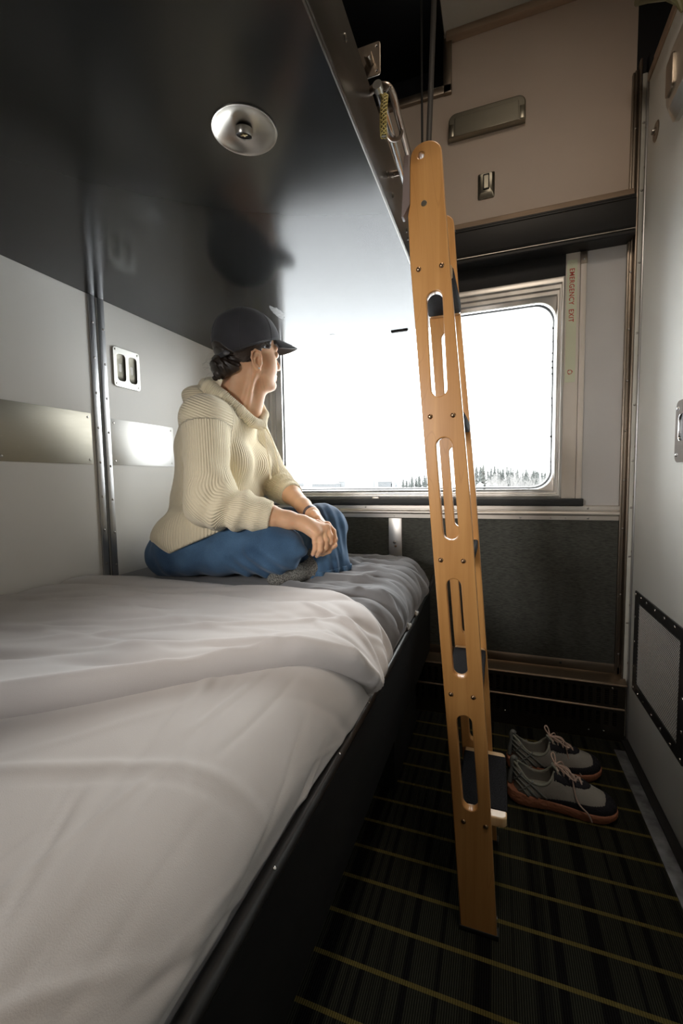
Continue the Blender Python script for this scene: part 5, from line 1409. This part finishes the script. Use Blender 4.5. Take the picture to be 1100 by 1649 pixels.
def shoe(loc, rot, sgn, lab, seed):
    t = thing('sneaker', (0, 0, 0), lab, 'shoe', None)
    yc = lambda x: sgn * .007 * np.sin(PI * np.clip(x, 0, .29) / .29)
    def S(P): Q = P.copy(); Q[..., 1] = P[..., 1] - yc(P[..., 0]); return Q
    shell = [ell((.222, 0, .036), I3, (.064, .046, .036)), ell((.165, 0, .046), I3, (.078, .041, .044)), cap((.195, 0, .058), (.130, 0, .092), .025, .024),
             cap((.046, 0, .050), (.036, 0, .096), .035, .026), ell((.085, 0, .052), I3, (.068, .037, .048)), cap((.13, 0, .082), (.05, 0, .086), .026, .026)]
    us = union(shell, .022)
    lx = [-.02, .004, .018, .045, .075, .098, .112, .122, .130, .30]; lz = [.130, .128, .116, .090, .078, .083, .098, .116, .40, .5]
    def outer(P): return us(S(P))
    def upperf(P):
        d = outer(P); line = np.interp(P[..., 0], lx, lz)
        a = smax(d, -(d + .0055), .002)
        a = smax(a, (P[..., 2] - line) * .7, .004)
        return smax(a, .026 - P[..., 2], .002)
    make('upper', upperf, (-.03, -.07, .02), (.31, .07, .14), .0028, M_upperknit, t)
    # padded collar lip
    def ztop(x, y):
        lo_, hi_ = .03, .16
        for _ in range(24):
            m_ = (lo_ + hi_) / 2
            if outer(np.array([[x, y, m_]]))[0] < 0: lo_ = m_
            else: hi_ = m_
        return lo_
    def yside(x, z, s):
        lo_, hi_ = 0, .07
        for _ in range(24):
            m_ = (lo_ + hi_) / 2
            if outer(np.array([[x, yc(x) + s * m_, z]]))[0] < 0: lo_ = m_
            else: hi_ = m_
        return yc(x) + s * lo_
    lip = []
    for x in (.122, .112, .098, .075, .045, .020): lip.append((x, yside(x, float(np.interp(x, lx, lz)) - .003, 1) - .002, float(np.interp(x, lx, lz)) - .002))
    lip.append((.008, 0, .121))
    for x in (.020, .045, .075, .098, .112, .122): lip.append((x, yside(x, float(np.interp(x, lx, lz)) - .003, -1) + .002, float(np.interp(x, lx, lz)) - .002))
    bm = bmesh.new(); tube(bm, smooth_path(lip, 6), .0038, 8); fin('collar_lip', bm, M_insole, t, 180)
    # sole
    def solef(P):
        x = P[..., 0]; y = P[..., 1] - yc(x); z = P[..., 2]
        w = np.interp(x, [-.012, .0, .02, .05, .10, .15, .20, .235, .262, .280, .292], [.010, .026, .036, .040, .038, .042, .0500, .0500, .042, .028, .008])
        fl = np.interp(z, [0, .02, .04], [-.004, .001, 0])
        d = (np.abs(y) - w - fl) * .8
        bot = np.interp(x, [-.01, .02, .05, .20, .25, .29], [.012, .002, 0, 0, .003, .016]); topz = np.interp(x, [-.01, .0, .06, .13, .20, .25, .29], [.048, .046, .040, .034, .030, .030, .034])
        d = smax(d, bot - z, .006); d = smax(d, z - topz, .004)
        d = smax(d, -.010 - x, .004); return smax(d, x - .290, .004)
    make('sole', solef, (-.03, -.07, -.006), (.31, .07, .065), .0028, M_sole, t)
    # black rand around the toe
    def rand(P):
        d = outer(P); x = P[..., 0]
        a = np.abs(d - .0008) - .0012
        line = np.interp(x, [.04, .10, .16, .22, .25, .262, .30], [.028, .042, .050, .052, .056, .075, .09]) + .0008 * np.sin(x * 900)
        a = np.maximum(a, P[..., 2] - line); a = np.maximum(a, .024 - P[..., 2]); return np.maximum(a, .05 - x)
    make('toe_rand', rand, (.03, -.07, .015), (.31, .07, .10), .0022, M_shoeblack, t)
    # black eyestay panel with a tongue
    def stay(P):
        d = outer(P); x = P[..., 0]; y = np.abs(P[..., 1] - yc(x))
        a = np.abs(d - .0010) - .0014
        w = np.interp(x, [.11, .14, .20, .215, .222], [.030, .032, .024, .015, 0]) + .0007 * np.sin(x * 1100)
        a = np.maximum(a, y - w); a = np.maximum(a, -(y - np.interp(x, [.11, .19, .20, .205], [.011, .009, .004, -.01])))
        a = np.maximum(a, .118 - x); a = np.maximum(a, x - .222); return np.maximum(a, .05 - P[..., 2])
    make('eyestay', stay, (.10, -.05, .04), (.24, .05, .14), .0022, M_shoeblack, t)
    bm = bmesh.new()
    tg = []
    for (x, z, w) in ((.165, .090, .020), (.145, .104, .021), (.132, .116, .022), (.122, .127, .021), (.116, .131, .016)):
        tg.append([bm.verts.new((x + .010 * (s * s), yc(x) + w * s, z + .001 - .010 * s * s)) for s in np.linspace(-1, 1, 9)])
    for A, B in zip(tg, tg[1:]):
        for k in range(8): bm.faces.new((A[k], A[k + 1], B[k + 1], B[k]))
    tn = fin('tongue', bm, M_insole, t, 180); so = tn.modifiers.new('s', 'SOLIDIFY'); so.thickness = .005
    # heel cage bands
    bm = bmesh.new()
    for s in (1, -1):
        for (x0, z0, x1, z1) in ((.002, .108, .100, .038), (.004, .092, .075, .036), (.008, .074, .050, .038), (.006, .058, .030, .104), (.02, .042, .062, .086)):
            pts = []
            for k in range(9):
                q = k / 8; x = x0 + (x1 - x0) * q; z = z0 + (z1 - z0) * q + .006 * math.sin(PI * q) * (1 if z1 < z0 else 0)
                y = yside(x, z, s); pts.append((x, y + s * .0005, z))
            tube(bm, pts, .0030, 7)
    fin('heel_cage', bm, M_cage, t, 180)
    bm = bmesh.new(); tube(bm, smooth_path([(-.002, 0, .050), (.0, 0, .075), (.0045, 0, .10), (.003, 0, .122), (.008, 0, .132), (.015, 0, .126)], 5), [.007] * 26, 8); fin('heel_tab', bm, M_cage, t, 180)
    # laces
    bm = bmesh.new(); xs = [.130, .146, .162, .178, .194]
    for i, x in enumerate(xs):
        w = .017 - .0012 * i
        a = Vector((x, yc(x) + w, ztop(x, yc(x) + w) + .003)); b_ = Vector((x, yc(x) - w, ztop(x, yc(x) - w) + .003)); m_ = Vector((x - .002, yc(x), ztop(x, yc(x)) + .0052))
        tube(bm, smooth_path([a - Vector((0, -.002, .004)), a, m_, b_, b_ - Vector((0, .002, .004))], 5), .0026, 8)
        if i + 1 < len(xs):
            x2 = xs[i + 1]; w2 = .015 - .001 * i
            for s in (1, -1):
                a = Vector((x, yc(x) + s * w, ztop(x, yc(x) + s * w) + .003)); b_ = Vector((x2, yc(x2) - s * w2, ztop(x2, yc(x2) - s * w2) + .003)); m_ = (a + b_) / 2 + Vector((0, 0, .0062))
                tube(bm, smooth_path([a, m_, b_], 6), .0024, 8)
    lc = fin('laces', bm, M_lace, t, 180)
    k0 = Vector((.126, yc(.126), ztop(.13, yc(.13)) + .010))
    bm = bmesh.new(); bmesh.ops.create_uvsphere(bm, u_segments=10, v_segments=8, radius=1, matrix=axes(k0, (.006, 0, 0), (0, .007, 0), (0, 0, .005)))
    nr = -1   # the side facing the camera
    tube(bm, smooth_path([k0, k0 + Vector((.0, nr * -.018, .014)), k0 + Vector((-.004, nr * -.030, .018)), k0 + Vector((-.010, nr * -.022, .012)), k0], 6), .0023, 8)
    tube(bm, smooth_path([k0, k0 + Vector((.025, nr * .018, .004)), k0 + Vector((.05, nr * .034, -.012)), k0 + Vector((.04, nr * .036, -.014)), k0 + Vector((.014, nr * .018, .000)), k0], 6), .0023, 8)
    e1 = [k0, k0 + Vector((.035, nr * .020, .002)), (.178, nr * .042, .062), (.205, nr * .052, .035), (.215, nr * .0545, .014)]
    e2 = [k0, k0 + Vector((.02, nr * -.016, .0)), (.165, nr * -.036, .070), (.185, nr * -.046, .045)]
    for e in (e1, e2): tube(bm, smooth_path(e, 8), .0022, 8)
    fin('lace_bow', bm, M_lace, lc, 180)
    # insole
    bm = bmesh.new()
    ins = [(x, yc(x) + s * float(np.interp(x, [0.015, .03, .06, .15, .2], [.012, .022, .027, .028, .02]))) for s in (1, -1) for x in ((.015, .03, .05, .08, .12, .16) if s == 1 else (.16, .12, .08, .05, .03, .015))]
    bm.faces.new([bm.verts.new((a, b_, .050)) for a, b_ in ins]); fin('insole', bm, M_insole, t)
    t.location = loc; t.rotation_euler = (0, 0, rot)
    return t
s1 = shoe((.050, 1.384, 0), 0.0, 1, 'nearer grey knit sneaker with pink laces and terracotta sole, below the ladder tread', 1)
s2 = shoe((.052, 1.528, 0), .20, -1, 'farther grey knit sneaker with pink laces, partly hidden behind the other shoe', 2)
# ================================================================== OUTSIDE THE WINDOW (snowy farmland)
GZ = -4.0
M_snow = mat('snow', (.80, .82, .85), .9, noise=.05, nscale=.05)
M_scrub = mat('haze_grey_scrub', (.10, .10, .098), .95, spec=.1)  # distance haze put into the scrub's grey
M_fir = mat('haze_grey_fir', (.075, .08, .077), .95, spec=.1, noise=.4, nscale=2.0)  # fir colour greyed to stand in for haze
M_bare = mat('bare_haze_grey_twigs', (.16, .155, .15), .95, spec=.1)  # haze painted in as pale grey twigs
M_farm = mat('pale_farm_metal', (.13, .135, .14), .7)
M_farmroof = mat('frosted_roof', (.22, .22, .225), .8)
M_farm2 = mat('weathered_barn_siding', (.085, .088, .092), .8)
P = np.stack(np.meshgrid(np.concatenate([-np.geomspace(1500, 5, 40), np.geomspace(5, 900, 30)]), np.geomspace(8, 1800, 70), indexing='ij') + [None], -1) if False else None
gx = np.concatenate([-np.geomspace(2500, 4, 60), np.geomspace(4, 900, 40)]); gy = np.concatenate([[2.6, 4], np.geomspace(8, 3000, 80)])
GX, GY = np.meshgrid(gx, gy, indexing='ij')
GZn = GZ + .5 * vnoise(np.stack([GX / 35, GY / 35], -1), 2) * smoothstep(10, 60, GY)
grd = grid_mesh('snow_field', np.stack([GX, GY, GZn], -1), M_snow); grd['kind'] = 'structure'
def fir_mesh(seed, h):
    r_ = random.Random(seed); bm = bmesh.new()
    tube(bm, [(0, 0, 0), (0, 0, h * .3)], [h * .018, h * .014], 6)
    tiers = 15
    for i in range(tiers):
        t = i / (tiers - 1); z = h * (.10 + .86 * t); r = h * .17 * (1 - t) ** .8 * r_.uniform(.75, 1.15) + h * .012
        n = 9; c = bm.verts.new((r_.uniform(-.01, .01) * h, 0, z + h * .085 * (1.1 - t * .5)))
        ring = [bm.verts.new((r * r_.uniform(.45, 1.2) * math.cos(2 * PI * k / n), r * r_.uniform(.45, 1.2) * math.sin(2 * PI * k / n), z + r_.uniform(-.02, .012) * h)) for k in range(n)]
        for k in range(n): bm.faces.new((c, ring[k], ring[(k + 1) % n]))
    me = bpy.data.meshes.new('fir_tree'); bm.to_mesh(me); bm.free(); me.materials.append(M_fir); return me
def bare_mesh(seed, h):
    r_ = random.Random(seed); bm = bmesh.new()
    def br(p, d, l, r, lev):
        e = p + d * l; tube(bm, [p, p + d * l * .5 + Vector((r_.uniform(-.04, .04) * l, 0, 0)), e], [r, r * .8, r * .55], 4, caps=False)
        if lev == 0: return
        for k in range(4 if lev > 1 else 4):
            q = p + d * l * r_.uniform(.35, 1.0); a = r_.uniform(0, 2 * PI)
            nd_ = (d + Vector((math.cos(a), math.sin(a), r_.uniform(.0, .5))) * r_.uniform(.4, .8)).normalized()
            br(q, nd_, l * r_.uniform(.45, .7), r * .5, lev - 1)
    br(Vector((0, 0, 0)), Vector((0, 0, 1)), h * .55, h * .014, 3)
    me = bpy.data.meshes.new('bare_tree'); bm.to_mesh(me); bm.free(); me.materials.append(M_bare); return me
firs = [fir_mesh(s, 1.0) for s in range(6)]; bares = [bare_mesh(s + 50, 1.0) for s in range(5)]
def dirpt(u, Y): return (u * Y, Y)     # u = X/Y bearing
r_ = random.Random(5)
nf = 0
def tree(kind, u, Y, h, lab, grp):
    me = r_.choice(firs if kind == 'f' else bares)
    o = bpy.data.objects.new('fir_tree' if kind == 'f' else 'bare_tree', me); C.objects.link(o)
    x, y = dirpt(u, Y); o.location = (x, y, GZ); o.scale = (h, h, h); o.rotation_euler = (0, 0, r_.uniform(0, 6.28))
    tag(o, lab, 'tree', grp)
GR = 'firs in the stand seen through the right part of the window'
def spaced(n, u0, u1, Y0, Y1, gap, pts):
    out = []; tries = 0
    while len(out) < n and tries < 4000:
        tries += 1; u = r_.uniform(u0, u1); Y = r_.uniform(Y0, Y1); x, y = dirpt(u, Y)
        if all((x - a) ** 2 + (y - b) ** 2 > gap * gap for a, b in pts): pts.append((x, y)); out.append((u, Y))
    return out
occ = []
for u, Y in spaced(46, -.060, .030, 135, 215, 1.5, occ):
    tree('f', u, Y, r_.uniform(.92, 1.25) * (4 + .0235 * Y + (.6 if -.05 < u < .0 else 0)), 'dark fir in the stand of trees right of the ladder outside the window', GR)
for u, Y in spaced(34, .030, .120, 150, 215, 1.5, occ):
    tree('f', u, Y, r_.uniform(.85, 1.1) * (4.5 + .021 * Y), 'fir beyond the bare trees near the right edge of the window', 'firs near the right edge of the window')
for u, Y in spaced(60, -.015, .125, 95, 132, 1.0, occ):
    tree('b', u, Y, r_.uniform(.8, 1.1) * (4.2 + .013 * Y), 'bare haze-grey tree in the thicket at the lower right of the window', 'bare trees in the thicket')
for u, Y in spaced(26, -.208, -.150, 190, 240, 1.8, occ):
    tree('f', u, Y, r_.uniform(.75, 1.05) * (4.7 + .009 * Y * (1.2 if u > -.19 else .6)), 'fir in the small clump just left of the ladder outside the window', 'firs in the small clump left of the ladder')
for u, Y in spaced(60, -.62, -.33, 520, 640, 3.0, occ):
    tree('b' if r_.random() < .4 else 'f', u, Y, r_.uniform(4.5, 6.2), 'hazy distant tree on the horizon at the left part of the window', 'distant trees on the left horizon')
def silo(u, Y, r, h, lab):
    x, y = dirpt(u, Y); t = thing('grain_silo', (x, y, GZ), lab, 'silo', None)
    bm = bmesh.new(); n = 20; M = Matrix.Translation((x, y, GZ))
    lathe(bm, [(r, 0), (r, h * .33), (r * 1.015, h * .335), (r, h * .34), (r, h * .66), (r * 1.015, h * .665), (r, h * .67), (r, h)], M, n); fin('bin_wall', bm, M_farm, t)
    bm = bmesh.new(); lathe(bm, [(r * 1.06, h), (r * .25, h + r * .55), (r * .2, h + r * .7), (0, h + r * .72)], M, n); fin('bin_roof', bm, M_farmroof, t)
silo(-.034, 120, .95, 3.0, 'largest of the three pale grain silos before the firs'); silo(-.017, 120, .75, 3.0, 'middle of the three pale grain silos before the firs'); silo(-.003, 120, .75, 3.0, 'right-hand of the three pale grain silos before the firs')
silo(-.338, 250, 2.6, 4.2, 'left silo of the distant farm'); silo(-.285, 250, 3.0, 4.9, 'right silo of the distant farm')
def barn(u, Y, w, d, h, lab, m):
    x, y = dirpt(u, Y); t = thing('farm_building', (x, y, GZ), lab, 'building')
    box('walls', x - w / 2, x + w / 2, y, y + d, GZ, GZ + h, m, t, 0)
    bm = bmesh.new()
    v = [bm.verts.new(p) for p in ((x - w / 2 - .3, y - .3, GZ + h), (x + w / 2 + .3, y - .3, GZ + h), (x + w / 2 + .3, y + d + .3, GZ + h), (x - w / 2 - .3, y + d + .3, GZ + h), (x - w / 2 - .3, y + d / 2, GZ + h * 1.4), (x + w / 2 + .3, y + d / 2, GZ + h * 1.4))]
    for fc in ((0, 1, 5, 4), (2, 3, 4, 5), (1, 2, 5), (3, 0, 4), (0, 3, 2, 1)): bm.faces.new([v[k] for k in fc])
    fin('roof', bm, M_farmroof, t)
    box('doorway', x - w * .08, x + w * .08, y - .1, y, GZ, GZ + h * .6, M_farm2, t, 0)
barn(-.405, 250, 16, 8, 2.4, 'long low barn left of the distant farm silos', M_farm2); barn(-.362, 262, 8, 7, 3.6, 'pale farm building between the long barn and the left silo', M_farm)
barn(-.250, 250, 8, 6, 3.2, 'grey farm building just right of the distant silos', M_farm2); barn(-.222, 250, 5, 5, 2.4, 'small farm shed farthest right of the distant farm', M_farm)
barn(-.018, 100, 5, 2, .8, 'low snow-roofed shed beside the three silos', M_farm2)
barn(-.50, 330, 20, 8, 2.4, 'distant building at the far left of the window', M_farm2)

# low belts of haze-grey scrub along field edges (uncountable growth)
for (u0, u1, Y0, h, nm) in ((-.56, -.37, 300, 1.3, 'hedge belt crossing the snowy field at the left of the window'), (-.02, .125, 140, 3.2, 'haze-grey undergrowth at the foot of the right-hand trees')):
    bm = bmesh.new()
    for i in range(900):
        u = r_.uniform(u0, u1); Y = Y0 + r_.uniform(-4, 8); x, y = dirpt(u, Y); hh = h * r_.uniform(.3, 1.0)
        for k in range(3):
            a = r_.uniform(0, 6.28); dx, dy = math.cos(a) * hh * .35, math.sin(a) * hh * .2
            v = [bm.verts.new((x, y, GZ)), bm.verts.new((x + dx * .8, y + dy, GZ + hh * .6)), bm.verts.new((x + dx * .4, y + dy, GZ + hh))]
            bm.faces.new(v)
    o = fin('scrub_belt', bm, M_scrub); tag(o, nm, 'scrub', kind='stuff')
# ================================================================== LIGHT + CAMERA
sc = bpy.context.scene
W = bpy.data.worlds.new('world'); sc.world = W; W.use_nodes = True
bg = W.node_tree.nodes['Background']; bg.inputs[0].default_value = (.99, .995, 1, 1); bg.inputs[1].default_value = 9.5
def area(name, loc, rot, sx, sy, power, col):
    l = bpy.data.lights.new(name, 'AREA'); l.shape = 'RECTANGLE'; l.size = sx; l.size_y = sy; l.energy = power; l.color = col
    o = bpy.data.objects.new(name, l); C.objects.link(o); o.location = loc; o.rotation_euler = rot; return o
pt = area('window_portal', (-.39, YB + .06, 1.31), (PI / 2, 0, 0), 1.22, .76, 1, (1, 1, 1)); pt.data.cycles.is_portal = True
pt.rotation_euler = (-PI / 2, 0, 0)
area('ceiling_light', (.13, .45, ZC - .01), (0, 0, 0), .18, .5, 7.5, (1.0, .84, .68))
l3 = area('fill_light', (-.85, YF + .12, 1.30), (0, 0, 0), .4, .3, 2.2, (1.0, .96, .92))  # added fill, no real lamp: brightens the door and the seated person
l3.data.spread = math.radians(48)
l3.rotation_euler = (Vector((-.20, 1.5, 1.0)) - Vector(l3.location)).to_track_quat('-Z', 'Y').to_euler()
cam = bpy.data.cameras.new('camera'); co = bpy.data.objects.new('camera', cam); C.objects.link(co); sc.camera = co
cam.sensor_fit = 'HORIZONTAL'; cam.sensor_width = 24; cam.lens = 24 * 697 / 1100; cam.clip_start = .02; cam.clip_end = 6000
def ray(x, y): return Vector((x - 550, -(y - 824.5), -697.0))
Yc = ray(800, 768).normalized(); Xc = -ray(-1400, 805); Xc = (Xc - Yc * Xc.dot(Yc)).normalized(); Zc = Xc.cross(Yc)
R = Matrix((Xc, Yc, Zc)).to_4x4(); co.matrix_world = Matrix.Translation((0, 0, 1.0)) @ R
sc.view_settings.view_transform = 'Standard'; sc.view_settings.look = 'None'; sc.view_settings.gamma = 1; sc.view_settings.use_curve_mapping = False
sc.view_settings.exposure = 0.0
